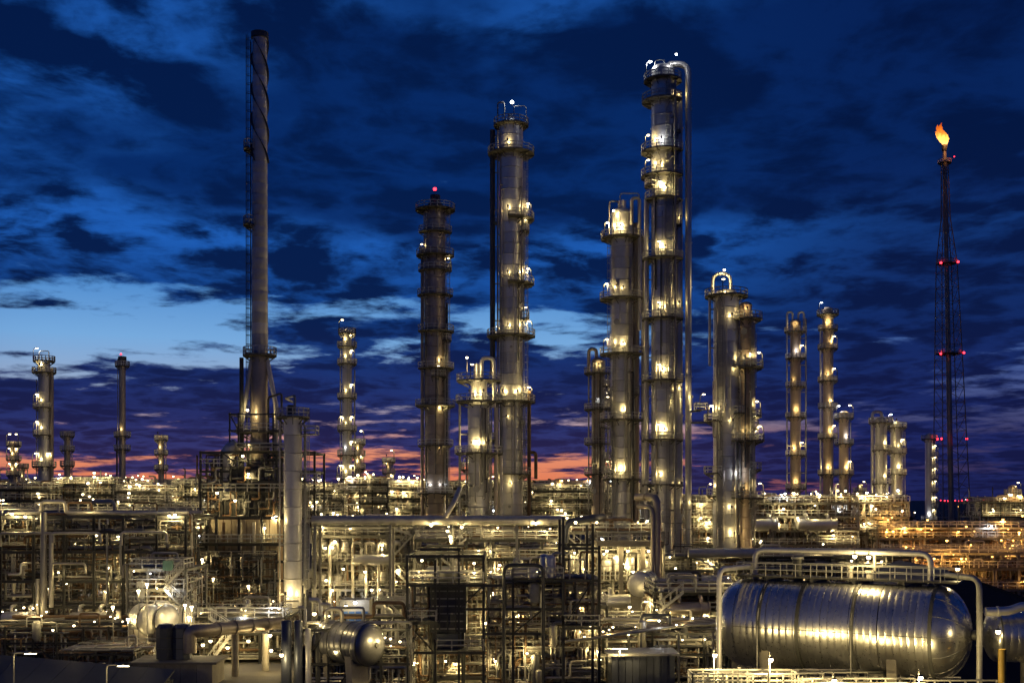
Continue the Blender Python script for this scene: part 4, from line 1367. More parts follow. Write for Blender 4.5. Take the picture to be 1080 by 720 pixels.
# concrete table with a round vessel end
t = thing('concrete_table', 'concrete table structure carrying a railed deck beneath the balconied column', 'platform', (WX(655, 168), 168, 0))
for px in (632, 655, 678, 695):
    MB().box(WX(px, 160), 160, WZ(575, 160) / 2, 0.6, 0.6, WZ(575, 160)).build('pillar', 'concrete', t, False)
MB().box(WX(663, 161.5), 161.5, WZ(573, 160), WX(700, 160) - WX(629, 160), 5.0, 0.7).build('table_slab', 'concrete', t, False)
r = MB()
railing_mesh(r, [(WX(630, 159), 159.1, WZ(571, 160) + 0.2), (WX(699, 159), 159.1, WZ(571, 160) + 0.2)], 1.2, 0.05, 1.6)
r.build('railing', 'rail', t, False)
for px, P in ((640, 150), (684, 150), (662, 90)):
    lamp(t, WX(px, 159), 159, WZ(581, 159), 'warm', P, 'globe')
t = thing('pressure_drum', 'round pale drum end peeping out below the lit gallery', 'drum', (WX(683, 150), 154, WZ(618, 150)))
drum(t, (WX(683, 150), 155, WZ(617, 150)), (0.25, 1, 0), 1.7, 7, 'clad', 24, 3, 0.4, (WZ(655, 150), -2, 2))
t2 = thing('railed_walkway', 'railed walkway with a lamp post below the round drum end', 'walkway', (WX(680, 144), 144, 0))
deck_slab(t2, WX(640, 144), WX(692, 144), 143.5, 147, WZ(656, 144))
for px in (642, 666, 690):
    beam(t2, (WX(px, 144), 144, 0), (WX(px, 144), 144, WZ(657, 144)), 0.25, 0.25, 'dark', 'column')
lamp(t2, WX(676, 144), 143.7, WZ(654, 144), 'warm', 360, 'post', 0)
lamp(t2, WX(664, 144), 143.9, WZ(640, 144), 'warm', 300, 'globe')

# big dark elbow line stepping down beside the tallest column
D = 158
t = thing('elbow_pipeline', 'fat silver pipe bending down at a right angle in front of the tallest column', 'pipe', (WX(690, D), D, 0))
pipe(t, [(WX(676, D), D + 5, WZ(524, D)), (WX(693, D), D, WZ(524, D)), (WX(693, D), D, WZ(660, D))], 0.53, 'clad_brown', 16, 'main_pipe', bend=1.4, flange=4)
pipe(t, [(WX(676, D), D + 3, WZ(534, D)), (WX(688, D), D - 0.5, WZ(534, D)), (WX(688, D), D - 0.5, WZ(668, D))], 0.32, 'clad_brown', 12, 'side_pipe', bend=1.4, flange=4)
pipe(t, [(WX(596, D), D, WZ(572, D)), (WX(596, D), D, WZ(551, D)), (WX(626, D), D + 1, WZ(546, D)), (WX(640, D), D + 6, WZ(546, D))], 0.48, 'duct', 14, 'blue_pipe', bend=1.6)
D = 172
t = thing('header_pipes', 'pair of thick horizontal pipes running out from the foot of the tallest column', 'pipe', (WX(740, D), D, 0))
pipe(t, [(WX(696, D), D, WZ(613, D)), (WX(770, D), D, WZ(613, D))], 0.95, 'clad', 16, 'main_pipe', flange=3)
pipe(t, [(WX(726, D + 6), D + 6, WZ(585, D)), (WX(800, D + 6), D + 6, WZ(585, D))], 0.75, 'pipe', 14, 'upper_pipe', flange=3)
for px in (702, 728, 756):
    beam(t, (WX(px, D), D, 0), (WX(px, D), D, WZ(620, D)), 0.35, 0.35, 'galv', 'support')

# --- right of centre: low racks running away from the viewer and the unit behind
t, x0, x1, zs = unit('pipe_rack', 'low dense pipe rack between the front frame and the big silver tank', 'pipe rack', 690, 775, 140, 166, (626, 646, 660), 3, 61, 640, 10, tier_pipes=12, P=120, ny=3, wts=(4, 3, 2, 6), lamp_y=(140, 165), rs=(0.1, 0.3),
                     pmats=('pipe', 'galv', 'rust', 'dark'))
t, x0, x1, zs = unit('process_structure', 'golden lit process unit beyond the big tank, right of the gooseneck column', 'steel structure', 728, 905, 226, 246, (531, 545, 560, 575), 8, 62, 900, 46, tier_pipes=4, P=300, extra_top=1, mat='galv',
                     deck_levels=(1, 3), wts=(6, 4, 1, 5), vert=0.6, rmax=0.28, lamp_y=(224, 245))
t, x0, x1, zs = unit('process_structure', 'process unit at the feet of the pale twin columns', 'steel structure', 880, 958, 238, 256, (530, 546, 562), 4, 63, 460, 24, tier_pipes=3, P=300, extra_top=1, deck_levels=(1, 2), mat='galv', wts=(6, 4, 1, 4), vert=0.6, rmax=0.28)
t, x0, x1, zs = unit('pipe_rack', 'pipe rack between the golden process unit and the big silver tank', 'pipe rack', 700, 960, 186, 198, (588, 602), 9, 64, 620, 22, tier_pipes=6, P=210, wts=(5, 4, 2, 5), rs=(0.1, 0.28), lamp_y=(184, 198))
t, x0, x1, zs = unit('pipe_rack', 'orange lit pipe rack stretching to the right edge behind the dark roof', 'pipe rack', 925, 1130, 232, 250, (557, 568, 590), 8, 65, 900, 34, tier_pipes=6, P=400, kind='sodium', mat='galv', wts=(5, 4, 1, 6), deck_levels=(1,), vert=0.55, lamp_y=(230, 248))
t, x0, x1, zs = unit('pipe_rack', 'second orange lit rack lower down behind the dark roof', 'pipe rack', 940, 1130, 190, 204, (584, 600, 622), 7, 66, 620, 24, tier_pipes=5, P=340, kind='sodium', mat='galv', wts=(5, 4, 1, 6), lamp_y=(188, 203), rs=(0.1, 0.28))
t, x0, x1, zs = unit('process_structure', 'small far process unit with bright lamps at the right edge of the horizon', 'steel structure', 1035, 1100, 320, 336, (530, 545), 3, 67, 160, 12, tier_pipes=2, P=300, kind='warm', extra_top=1, wts=(6, 4, 1, 2))
lamp(t, WX(1076, 318), 318, WZ(524, 318), 'sodium', 900, 'bulb', s=2.4)

# --- exchangers lying on the tiers
for px, py, dd, L, R, m, lab in ((95, 652, 149.0, 4.6, 0.9, 'clad_grey', 'grey exchanger lying on the yard under the dark left pipe rack'), (22, 651, 149.0, 4.2, 0.8, 'clad_grey', 'grey exchanger under the pipe rack at the extreme left'),
                                 (655, 634, 158.0, 5.0, 1.0, 'clad', 'silver exchanger lying under the concrete table'), (728, 642, 138.6, 4.4, 0.8, 'clad_brown', 'brown exchanger at the near edge of the low dense rack'),
                                 (562, 604, 158.6, 5.2, 0.9, 'clad', 'silver exchanger on the central structure, seen through the dark front frame'), (800, 553, 224.2, 7.0, 1.2, 'clad', 'golden lit exchanger beyond the tank, left of its neighbour'),
                                 (862, 553, 224.2, 7.0, 1.2, 'clad', 'golden lit exchanger beyond the tank, nearer the pale twins'), (392, 590, 167.6, 5.0, 0.8, 'clad', 'silver exchanger in the bright structure under the long straight pipe'),
                                 (470, 603, 158.4, 4.6, 0.9, 'clad', 'silver exchanger on the central structure above the dark cooler module')):
    exchanger(lab, WX(px, dd), dd, WZ(py, dd), L, R, 'X', m, foot=WZ(py, dd) - R - 0.7)

# ------------------------------------------------------------------ dark steel frame at the front
D = 118
t = thing('front_frame', 'dark unlit steel frame in the lower centre, nearest to the viewer', 'steel structure', (WX(520, D), D, 0))
zz = lambda p, dd=0: WZ(p, D + dd)
for px, ytop, w in ((429.5, 586, 0.29), (459, 590, 0.24), (484, 578, 0.22), (510, 586, 0.26), (541, 610, 0.22), (594, 545, 0.29), (625, 552, 0.27), (632, 575, 0.27)):
    beam(t, (WX(px, D), D, 0), (WX(px, D), D, zz(ytop)), w, w, 'dark', 'column')
    beam(t, (WX(px, D), D + 9, 0), (WX(px, D), D + 9, zz(ytop) - 0.4), w, w, 'dark', 'column')
for a, c, py in ((428, 510, 586.5), (443, 486, 579), (428, 532, 617), (428, 462, 657), (428, 511, 688), (530, 633, 612), (593, 633, 662), (484, 595, 642), (510, 575, 668), (594, 632, 578)):
    for dy in (0.02, 9.0):
        beam(t, (WX(a, D), D + dy, zz(py)), (WX(c, D), D + dy, zz(py)), 0.20, 0.28, 'dark')
for px, py in ((429.5, 586.5), (459, 617), (510, 586.5), (429.5, 657), (510, 688), (594, 612), (625, 612), (625, 662), (541, 642)):
    beam(t, (WX(px, D), D, zz(py) - 0.03), (WX(px, D), D + 9, zz(py) - 0.03), 0.18, 0.26, 'dark')
for a, c, py in ((430, 510, 617), (430, 460, 657), (594, 632, 662), (541, 594, 612), (460, 510, 688)):
    deck_slab(t, WX(a, D), WX(c, D), D - 0.3, D + 2.6, zz(py) + 0.26)
for x0_, x1_, py, r in ((531.5, 573, 595, 0.18),):
    pipe(t, [(WX(x0_, D - 0.8), D - 0.8, 0), (WX(x0_, D - 0.8), D - 0.8, zz(py)), (WX(x1_, D - 0.8), D - 0.8, zz(py)), (WX(x1_, D - 0.8), D - 0.8, 0)], r, 'dark', 12, 'loop_pipe', bend=0.9)
for a, c, ya, yb in ((430, 458, 657, 688), (541, 573, 668, 642), (594, 625, 662, 612), (484, 510, 642, 617)):
    beam(t, (WX(a, D), D + 0.1, zz(ya)), (WX(c, D), D + 0.1, zz(yb)), 0.14, 0.14, 'dark', 'brace')
for q, (a, c, n) in enumerate(((431, 450, 150), (514, 632, 1000))):
    small_pipework(t, WX(a, D), WX(c, D), D + 1.6, D + 8.6, [0.5, 2.0, 4.0, 6.0, 8.0, 10.0], n, 71 + q * 9, 0.035, 0.16, ('galv', 'dark', 'rust', 'pipe'), (5, 1, 3, 6), vert=0.5)
small_pipework(t, WX(450, D), WX(514, D), D + 7.2, D + 9, [0.5, 2.0, 9.0], 260, 73, 0.035, 0.16, ('galv', 'dark', 'rust', 'pipe'), (5, 1, 3, 6), vert=0.5)
for px, py, dy, P in ((437, 609, 7, 240), (445, 591, 6.5, 200), (439, 690, 6, 240), (447, 652, 7, 120), (512, 657, 6, 200), (520, 695, 7, 160), (563, 668, 7, 180), (604, 690, 6.5, 160), (585, 655, 7.5, 160), (500, 594, 7, 180), (527, 596, 7, 180),
                  (615, 639, 6, 260), (604, 640, 6, 220), (560, 700, 6.5, 120), (480, 700, 7, 120), (552, 625, 7.5, 120)):
    lamp(t, WX(px, D + dy), D + dy, WZ(py, D + dy), 'warm', P * 1.5, 'globe', 0, 0.06, 0.75)

loop_pipes(t, WX(515, D), WX(630, D), D + 1.0, D + 9, [0.2, zz(688), zz(657), zz(617), zz(642)], 44, 72)
for px, py, P in ((436, 700, 120), (470, 697, 120), (522, 700, 150), (556, 690, 150), (612, 676, 150), (584, 700, 120), (548, 652, 110), (609, 628, 140), (519, 630, 110), (500, 604, 130), (441, 604, 120), (566, 604, 120)):
    lamp(t, WX(px, D - 0.4), D - 0.4 + (px % 5), WZ(py, D - 0.4), 'warm', P * 1.6, 'globe', 0, 0.06, 0.6)

# dark air cooler module hung in the frame
t = thing('cooler_module', 'square dark cooler module with a slatted face hung in the front frame', 'cooler', (WX(471, D), D, 0))
xa, xb = WX(452, D), WX(491, D)
MB().box((xa + xb) / 2, D + 3.6, (zz(612) + zz(668)) / 2, xb - xa, 4.6, zz(612) - zz(668)).build('casing', 'dark', t, False)
MB().lathe([(1.5, zz(612)), (1.5, zz(605)), (1.3, zz(605)), (1.3, zz(611))], 20, ((xa + xb) / 2, D + 3.6, 0)).build('fan_ring', 'dark', t)
for i in range(7):
    z = zz(616) - i * (zz(616) - zz(664)) / 6
    MB().box((xa + xb) / 2, D + 1.22, z, xb - xa - 0.2, 0.10, 0.12).build('slat', 'galv', t, False)
for i in range(5):
    x = xa + 0.2 + i * (xb - xa - 0.4) / 4
    MB().box(x, D + 1.14, (zz(612) + zz(668)) / 2, 0.14, 0.10, zz(612) - zz(668)).build('stanchion', 'dark', t, False)
MB().box((xa + xb) / 2, D + 4, (zz(670) + zz(690)) / 2, (xb - xa) * 0.85, 3.6, zz(670) - zz(690) - 0.05).build('plenum', 'duct', t, False)
for k in (0.1, 0.9):
    for dy in (2.0, 5.4):
        x = xa + k * (xb - xa)
        beam(t, (x, D + dy, 0), (x, D + dy, zz(669)), 0.28, 0.28, 'dark', 'leg')

# brick-like casing block to its right
t = thing('tiled_block', 'squat panelled furnace block just right of the dark cooler module', 'furnace', (WX(498, 128), 130, 0))
bx0, bx1 = WX(488, 128), WX(512, 128)
MB().box((bx0 + bx1) / 2, 130.2, 6.5, bx1 - bx0, 3.6, 9.0).build('core', 'rust', t, False)
for i in range(4):
    for j in range(7):
        w_ = (bx1 - bx0) / 4
        MB().box(bx0 + w_ * (i + 0.5), 128.35, 2.6 + j * 1.25, w_ - 0.06, 0.16, 1.19).build('panel', 'panel', t, False)

# ------------------------------------------------------------------ the big silver tank
D = 99
ax = Vector((0.857, -0.515, 0)).normalized()
Rt = 3.95
pR = Vector((WX(990, 95), 95, 8.75))
pL = pR - ax * 16.6
ctr = (pL + pR) / 2
Lt = 16.6
t = thing('storage_tank', 'huge polished silver horizontal tank in the lower right', 'tank', (ctr.x, ctr.y, 0))
T = drum(t, ctr, ax, Rt, Lt, 'tank', 72, 0, 0.66, (0.0, -5.6, 5.2), sheet=0.6)
side = Vector((-ax.y, ax.x, 0))
for u in (-0.36, -0.155, 0.125, 0.5):
    b = MB()
    b.lathe([(Rt + 0.01, u * Lt - 0.15), (Rt + 0.08, u * Lt - 0.15), (Rt + 0.08, u * Lt + 0.15), (Rt + 0.01, u * Lt + 0.15)], 72, mat=T)
    b.build('strap', 'dark', t)
hc = T @ Vector((0, 0, Lt / 2 + Rt * 0.66))           # manway and seams on the near head
b = MB()
for i in range(14):
    a = 2 * pi * i / 14
    pr = dome_prof(Rt + 0.012, Rt * 0.66, Lt / 2, 6)
    pts = [T @ Vector((r * cos(a), r * sin(a), z)) for r, z in pr[:-1]]
    b.tube(pts, 0.03, 4, 0, False)
b.build('head_seams', 'galv', t, kind='stuff')
MB().tube([hc - ax * 0.1, hc + ax * 0.35], 0.42, 14).build('manway', 'dark', t)
up = Vector((0, 0, 1))
top = ctr + up * (Rt + 0.32)                          # walkway on top
w0, w1 = top - ax * (Lt * 0.54), top + ax * (Lt * 0.60)
b = MB(); b.bar(w0, w1, 1.9, 0.14); d = b.build('platform', 'grate', t, False)
b = MB()
for sg in (-0.92, 0.92):
    railing_mesh(b, [w0 + side * sg, w1 + side * sg], 1.15, 0.026, 1.4)
railing_mesh(b, [w0 + side * 0.92, w0 - side * 0.92], 1.15, 0.04, 1.4)
b.build('railing', 'rail', d, False)
for u in (-0.36, -0.12, 0.1, 0.36):
    MB().box(*(ctr + ax * (u * Lt) + up * (Rt + 0.1)), 1.5, 1.6, 0.32).build('platform_saddle', 'dark', t, False)
for u, h_, r in ((-0.22, 2.0, 0.42), (0.06, 1.3, 0.22), (0.16, 1.0, 0.3)):
    p = ctr + ax * (u * Lt) + up * (Rt - 0.1)
    pipe(t, [p, p + up * h_], r, 'dark' if r > 0.4 else 'pipe', 12, 'nozzle')
    MB().tube([p + up * h_, p + up * (h_ + 0.18)], r * 1.35, 12).build('flange', 'galv', t)
P0 = top - ax * (Lt * 0.46) + side * 0.3
P1 = top + ax * (Lt * 0.46) + side * 0.3
pipe(t, [P0 - up * 0.4, P0 + up * 2.3, P1 + up * 2.3, P1 - up * 0.4], 0.25, 'clad_grey', 14, 'overhead_pipe', bend=0.9, flange=3)
for u in (0.18,):
    p = top + ax * (Lt * u) + side * 0.3
    pipe(t, [p - up * 0.2, p + up * 2.5], 0.14, 'pipe', 8, 'branch_pipe')
q = T @ Vector((0, 0, -Lt / 2 - 0.6))
qa = Vector((WX(758.5, 99.5), 99.5, 0))
pipe(t, [P0 + up * 0.75 - ax * 0.6, Vector((qa.x, qa.y, P0.z + 0.75)), Vector((qa.x, qa.y, 0))], 0.23, 'clad_grey', 12, 'left_riser_pipe', bend=1.0, flange=4)
qb = Vector((WX(1033, 91.5), 91.5, 0))
pipe(t, [P1 + ax * 1.2 + up * 0.55, Vector((qb.x, qb.y, P1.z + 0.55)), Vector((qb.x, qb.y, 0))], 0.24, 'galv', 12, 'right_riser_pipe', bend=1.0, flange=3)
for u in (-0.36, 0.125):                               # conduit down the flank
    pts = [T @ Vector((0, 0, u * Lt)) + (side * -(Rt + 0.1) * cos(a) + up * ((Rt + 0.1) * sin(a))) for a in (1.5, 1.1, 0.7, 0.3, -0.1)]
    pts.append(Vector((pts[-1].x, pts[-1].y, 2.5)))
    pipe(t, pts, 0.06, 'galv', 6, 'conduit', bend=0)
b = MB()
for i in range(26):
    a = ctr + ax * (-Lt / 2 + Lt * i / 26) - side * (Rt + 0.02)
    e_ = ctr + ax * (-Lt / 2 + Lt * (i + 1) / 26) - side * (Rt + 0.02)
    b.bar(a, e_, 0.03, 0.05)
b.build('waist_seam', 'dark', t, False, kind='stuff')
for u, dz, P, kd in ((0.10, 1.95, 300, 'warm'), (0.17, 1.9, 300, 'warm')):   # twin lamps under the overhead pipe
    p = top + ax * (Lt * u) - side * 1.1 + up * dz
    lamp(t, p.x, p.y, p.z, kd, P, 'globe', 0)
for px, py, dd, P in ((1010, 600, 97, 160),):
    lamp(t, WX(px, dd), dd, WZ(py, dd), 'warm', P, 'globe')

# railed gangway with lamps in front of the tank
D = 92
t = thing('gangway', 'low railed gangway with lamp posts in front of the silver tank', 'walkway', (WX(850, D), D, 0))
zg = WZ(722, D)
for a, c, dy in ((728, 838, 0), (838, 960, -2.0), (960, 1040, -3.0)):
    deck_slab(t, WX(a, D), WX(c, D), D - 1.2 + dy, D + 1.0 + dy, zg - (0.4 if dy else 0), step=1.2)
for px in (732, 770, 808, 846, 900, 955, 1010):
    beam(t, (WX(px, D), D - 0.5, 0), (WX(px, D), D - 0.5, zg - 0.1), 0.2, 0.2, 'galv', 'column')
small_pipework(t, WX(735, D), WX(1020, D), D + 0.8, D + 5, [zg - 2.4, zg - 1.0], 120, 81, 0.04, 0.14, ('galv', 'pipe', 'dark'), (4, 4, 3))
for px, py, dd, P in ((754, 691, 92.5, 900), (813, 696, 90.0, 1700), (971, 715, 86.5, 1500), (880, 718, 88.4, 1200)):
    lamp(t, WX(px, dd), dd, WZ(py, dd), 'warm', P, 'globe')
    pipe(t, [(WX(px, dd), dd + 0.05, WZ(py, dd) + 0.5), (WX(px, dd), dd + 0.4, WZ(py, dd) + 0.7), (WX(px, dd), dd + 0.4, zg)], 0.05, 'galv', 6, 'lamp_pole')

# second silver drum at the right edge and what it rests on
D = 92
t = thing('silver_drum', 'second silver drum cut off by the right edge of the photo', 'drum', (WX(1085, D), D, 0))
drum(t, (WX(1078, D) + 4, D + 1, WZ(672, D)), (1, -0.12, 0), 2.15, 11, 'tank', 40, 3, 0.4, (0.0, -2.6, 3), sheet=0.6)
pipe(t, [(WX(1036, D), D - 0.6, WZ(644, D)), (WX(1062, D), D - 0.6, WZ(643, D)), (WX(1074, D), D - 0.6, WZ(638, D)), (WX(1110, D), D - 0.6, WZ(637, D))], 0.36, 'clad', 14, 'top_pipe', bend=0.8, flange=1.6)
pipe(t, [(WX(1057, D - 3), D - 3, 0), (WX(1057, D - 3), D - 3, WZ(684, D - 3))], 0.3, 'yellow', 12, 'support_post')
lamp(t, WX(1051, D - 2.6), D - 2.9, WZ(666, D - 2.6), 'warm', 90, 'globe')

# dark pitched roof behind it
D = 118
t = thing('shed', 'dark pitched roof of a shed behind the right end of the silver tank', 'building', (WX(1040, D), D, 0))
ra, rb, rc = V(930, 632, D), V(1004, 602, D), V(1110, 640, D)
back = Vector((2.0, 22, 0))
for k, (a, c) in enumerate(((ra, rb), (rb, rc))):
    for i in range(6):
        p0 = a + (c - a) * (i / 6); p1 = a + (c - a) * ((i + 1) / 6)
        b = MB()
        n_ = Vector((0, 0, 0.12))
        g_ = (p1 - p0) * 0.02
        b.add([tuple(v) for v in (p0 + g_, p1 - g_, p1 - g_ + back, p0 + g_ + back, p0 + g_ - n_, p1 - g_ - n_, p1 - g_ + back - n_, p0 + g_ + back - n_)],
              [(0, 1, 2, 3), (7, 6, 5, 4), (0, 4, 5, 1), (1, 5, 6, 2), (2, 6, 7, 3), (3, 7, 4, 0)])
        b.build('roof_sheet', 'roof', t, False)
pts = [Vector((ra.x, ra.y, 0)), Vector((rc.x, rc.y, 0)), rc - Vector((0, 0, .16)), rb - Vector((0, 0, .16)), ra - Vector((0, 0, .16))]
for off, fc in ((Vector((0, 0.15, 0)), (0, 1, 2, 3, 4)), (back * 0.99, (4, 3, 2, 1, 0))):
    b = MB()
    b.add([tuple(p + off) for p in pts], [fc])
    b.build('gable_wall', 'roof', t, False)

# ------------------------------------------------------------------ lower left: drums, ducts, concrete block
D = 132
t = thing('pressure_drum', 'stubby silver drum at the left of the row of three drums', 'drum', (WX(158, D), D, 0))
drum(t, (WX(147, D), D + 2.0, WZ(655, D)), (1, -0.62, 0), 1.9, 1.6, 'clad', 26, 2, 0.35, (1.0, -0.5, 0.5))
t = thing('pressure_drum', 'stubby silver drum in the middle of the row of three drums', 'drum', (WX(166, D), D, 0))
drum(t, (WX(163, D), D + 3.0, WZ(656, D)), (1, -0.62, 0), 1.8, 1.3, 'clad', 26, 2, 0.35, (1.0, -0.4, 0.4))
t = thing('pressure_drum', 'brightly lit white rounded drum above the dark ducts at lower left', 'drum', (WX(182, D), D + 6, 0))
drum(t, (WX(181, D + 6), D + 6, WZ(653, D + 6)), (1, 0.1, 0), 2.3, 3.4, 'white', 26, 2, 0.5, (1.0, -1, 1))
lamp(t, WX(172, D + 2.2), D + 2.6, WZ(640, D + 2), 'warm', 140, 'globe')
t = thing('lamp_cluster', 'row of bright globe lamps on a rail beside the white rounded drum', 'lamp', (WX(198, D), D, 0))
r = MB()
railing_mesh(r, [(WX(140, D), D - 2.6, WZ(683, D)), (WX(206, D), D - 2.6, WZ(683, D))], 1.4, 0.04, 1.2)
r.build('railing', 'rail', t, False)
for px, py, P in ((195, 638, 240), (202, 640, 240), (199, 651, 120), (135, 653, 150), (155, 616, 180), (146, 623, 120), (119, 640, 120)):
    lamp(t, WX(px, D), D, WZ(py, D), 'warm', P, 'globe')
    pipe(t, [(WX(px, D), D + 0.1, WZ(py, D) + 0.5), (WX(px, D), D + 0.1, 0)], 0.06, 'galv', 6, 'lamp_pole')

t, x0, x1, zs = unit('valve_gallery', 'railed valve gallery with a green cabinet above the pale drums', 'steel structure', 138, 196, 138, 147, (601, 622, 640), 3, 91, 200, 6, tier_pipes=3, P=150, deck_levels=(0, 1, 2), mat='galv', lamp_y=(136.5, 146))
MB().box(WX(177, 137), 137.2, WZ(596, 137), 1.2, 0.6, 1.2).build('cabinet', 'green', t, False)
MB().box(WX(146, 137), 138.2, WZ(623, 137), 1.0, 0.8, 2.2).build('cabinet', 'white', t, False)

D = 121
t = thing('concrete_block', 'low brown concrete block house at the lower left, under the dark ducts', 'building', (WX(183, D), D, 0))
ztop = WZ(700, D)
for i in range(5):                                     # shuttered pours
    xa, xb = WX(140, D) + i * 1.7, WX(140, D) + (i + 1) * 1.7
    MB().box((xa + xb) / 2, D + 2.4, ztop / 2, 1.66, 5.0, ztop).build('wall_panel', 'concrete', t, False)
MB().box(WX(183, D), D + 2.4, ztop + 0.12, 9.3, 5.5, 0.24).build('roof_slab', 'concrete', t, False)
t = thing('air_duct', 'pair of tall dark blue boxed ducts standing on the concrete block', 'duct', (WX(177, D), D + 2, ztop))
for k, (pa, pb) in enumerate(((159.5, 177), (178.5, 193))):
    b = MB()
    b.lathe([(1.0, ztop + 0.3), (1.0, WZ(664, D)), (0.75, WZ(660, D)), (0.001, WZ(659, D))], 8, (WX((pa + pb) / 2, D), D + 2.2, 0), 'Z', 22.5, 382.5)
    b.build('duct_body', 'duct', t, False)
    for zf in (0.3, 0.62, 0.9):
        zc = ztop + 0.3 + (WZ(664, D) - ztop) * zf
        MB().lathe([(1.0, zc), (1.07, zc), (1.07, zc + 0.1), (1.0, zc + 0.1)], 8, (WX((pa + pb) / 2, D), D + 2.2, 0), 'Z', 22.5, 382.5).build('duct_rib', 'dark', t, False)
t = thing('transfer_pipe', 'fat grey pipe sloping up from the dark ducts to the furnace foot', 'pipe', (WX(240, 124), 124, 0))
pipe(t, [(WX(196, 121), 122.5, WZ(690, 121)), (WX(196, 121), 122.5, WZ(667, 121)), (WX(214, 124), 123, WZ(664, 124)), (WX(296, 134), 134, WZ(656, 134))], 0.72, 'clad_brown', 18, 'main_pipe', bend=1.6, flange=2.6)
for px, dd in ((248, 128), (280, 132)):
    MB().tube([(WX(px, dd), dd, 0), (WX(px, dd), dd, WZ(664, dd) - 0.4)], 0.42, 12).build('support_post', 'concrete', t)
for px, py, dd, P in ((286, 686, 130, 300), (285, 670, 131, 220), (222, 676, 134, 220), (240, 683, 136, 200), (214, 680, 128, 140), (262, 676, 134, 160)):
    lamp(t, WX(px, dd), dd, WZ(py, dd), 'warm', P, 'globe')
t, x0, x1, zs = unit('pipe_rack', 'shadowy ground level pumps and lines under the sloping grey pipe', 'pipe rack', 196, 300, 138, 150, (652, 668), 4, 92, 260, 10, tier_pipes=4, P=130, wts=(4, 4, 3, 3), lamp_y=(137, 149))

# --- lower centre left: drum with the round end
D = 112
t = thing('dark_drum', 'dark banded drum whose round pale end faces the viewer, lower centre left', 'drum', (WX(375, D), D, 0))
a_ = Vector((0.80, -0.55, 0)).normalized()
c_ = V(367, 677, D + 1.2)
T = drum(t, c_, a_, 2.1, 5.6, 'drumgrey', 36, 4, 0.45, (0.8, -1.6, 1.6), sheet=0.7)
e_ = T @ Vector((0, 0, 2.8 + 2.1 * 0.45))
MB().tube([e_ - a_ * 0.1, e_ + a_ * 0.12], 0.28, 4).build('nameplate', 'dark', t)
pipe(t, [c_ + Vector((-0.6, 0, 2.0)), c_ + Vector((-0.6, 0, 3.3)), c_ + Vector((-2.2, 0.6, 3.3)), c_ + Vector((-2.2, 0.6, -2))], 0.22, 'pipe', 10, 'overhead_pipe')
t = thing('upright_bottles', 'cluster of dark upright cylinders left of the round drum end', 'vessel', (WX(308, D), D, 0))
for k, (px, w, ty, by, m) in enumerate(((302, 11, 655, 720, 'duct'), (314, 9, 655, 712, 'duct'), (324, 7, 664, 715, 'clad_grey'), (334, 7, 668, 715, 'dark'))):
    R = w / 2 * D / FPX
    MB().lathe([(R, 0)] + [(R, WZ(ty, D))] + dome_prof(R, R * 0.3, WZ(ty, D), 4)[1:], 20, (WX(px, D), D + k * 0.3, 0)).build('cylinder', m, t)
lamp(t, WX(298, D - 1), D - 1.5, WZ(690, D - 1), 'warm', 200, 'globe')
lamp(t, WX(327, D), D + 2.4, WZ(650, D), 'warm', 160, 'globe')
t, x0, x1, zs = unit('pump_skid', 'dense pump skid pipes in front of and around the round ended drum', 'pump skid', 316, 430, 112.5, 124, (664, 700), 4, 93, 520, 12, tier_pipes=5, P=130, wts=(5, 4, 4, 3), rs=(0.08, 0.2), lamp_y=(115, 124), rmax=0.17, cw=0.22, deck_levels='none')
for px, ya, yb, xo, r in ((350, 637, 700, 12, 0.22), (405, 638, 680, 10, 0.32), (412, 642, 684, 10, 0.26), (338, 632, 668, 12, 0.24), (322, 640, 690, 8, 0.16)):
    pipe(t, [(WX(px - xo, 126), 126, WZ(ya, 126)), (WX(px, 126), 126, WZ(ya, 126)), (WX(px, 126), 126, WZ(yb, 126))], r, 'clad', 12, 'riser_pipe', bend=r * 3)
t = thing('lit_hut', 'small blue fronted hut flooded with white light behind the round ended drum', 'building', (WX(374, 131), 131, 0))
MB().box(WX(374, 131), 132.5, WZ(646, 131), 3.4, 3, 3.0).build('wall', 'galv', t, False)
for k in range(4):
    MB().box(WX(364 + k * 7, 131), 130.92, WZ(652, 131), 0.62, 0.12, 1.7).build('panel', 'bluebox', t, False)
for px in (357, 391):
    beam(t, (WX(px, 131), 132, 0), (WX(px, 131), 132, WZ(660, 131)), 0.3, 0.3, 'galv', 'leg')
lamp(t, WX(374, 129), 129.4, WZ(636, 129), 'cool', 90, 'globe')
lamp(t, WX(364, 129), 129.6, WZ(640, 129), 'warm', 80, 'globe')

# --- dark hut with a tube lamp, lower right of centre
D = 112
t = thing('plant_hut', 'long low dark hut with a flat roof and a tube lamp, lower right of centre', 'building', (WX(675, D), D, 0))
hx0, hx1 = WX(645, D), WX(712, D)
zt = WZ(691, D)
for i in range(9):
    xa, xb = hx0 + (hx1 - hx0) * i / 9, hx0 + (hx1 - hx0) * (i + 1) / 9
    MB().box((xa + xb) / 2, D + 2, zt / 2, xb - xa - 0.05, 4, zt).build('wall_panel', 'duct', t, False)
b = MB(); b.bar((hx0 - 0.4, D + 2, zt + 0.1), (hx1 + 0.4, D + 2, zt + 0.14), 4.8, 0.2); b.build('roof_slab', 'galv', t, False)
lamp(t, WX(654, D - 1), D - 0.8, WZ(684, D - 1), 'warm', 320, 'tube')
MB().bar((WX(654, D - 1), D - 0.7, WZ(683, D - 1)), (WX(654, D - 1), D - 0.7, zt), 0.07).build('lamp_pole', 'galv', t, False)
t = thing('cable_bridge', 'sheaf of pale cable trays sweeping over the dark hut towards the tank', 'cable tray', (WX(700, 120), 120, 0))
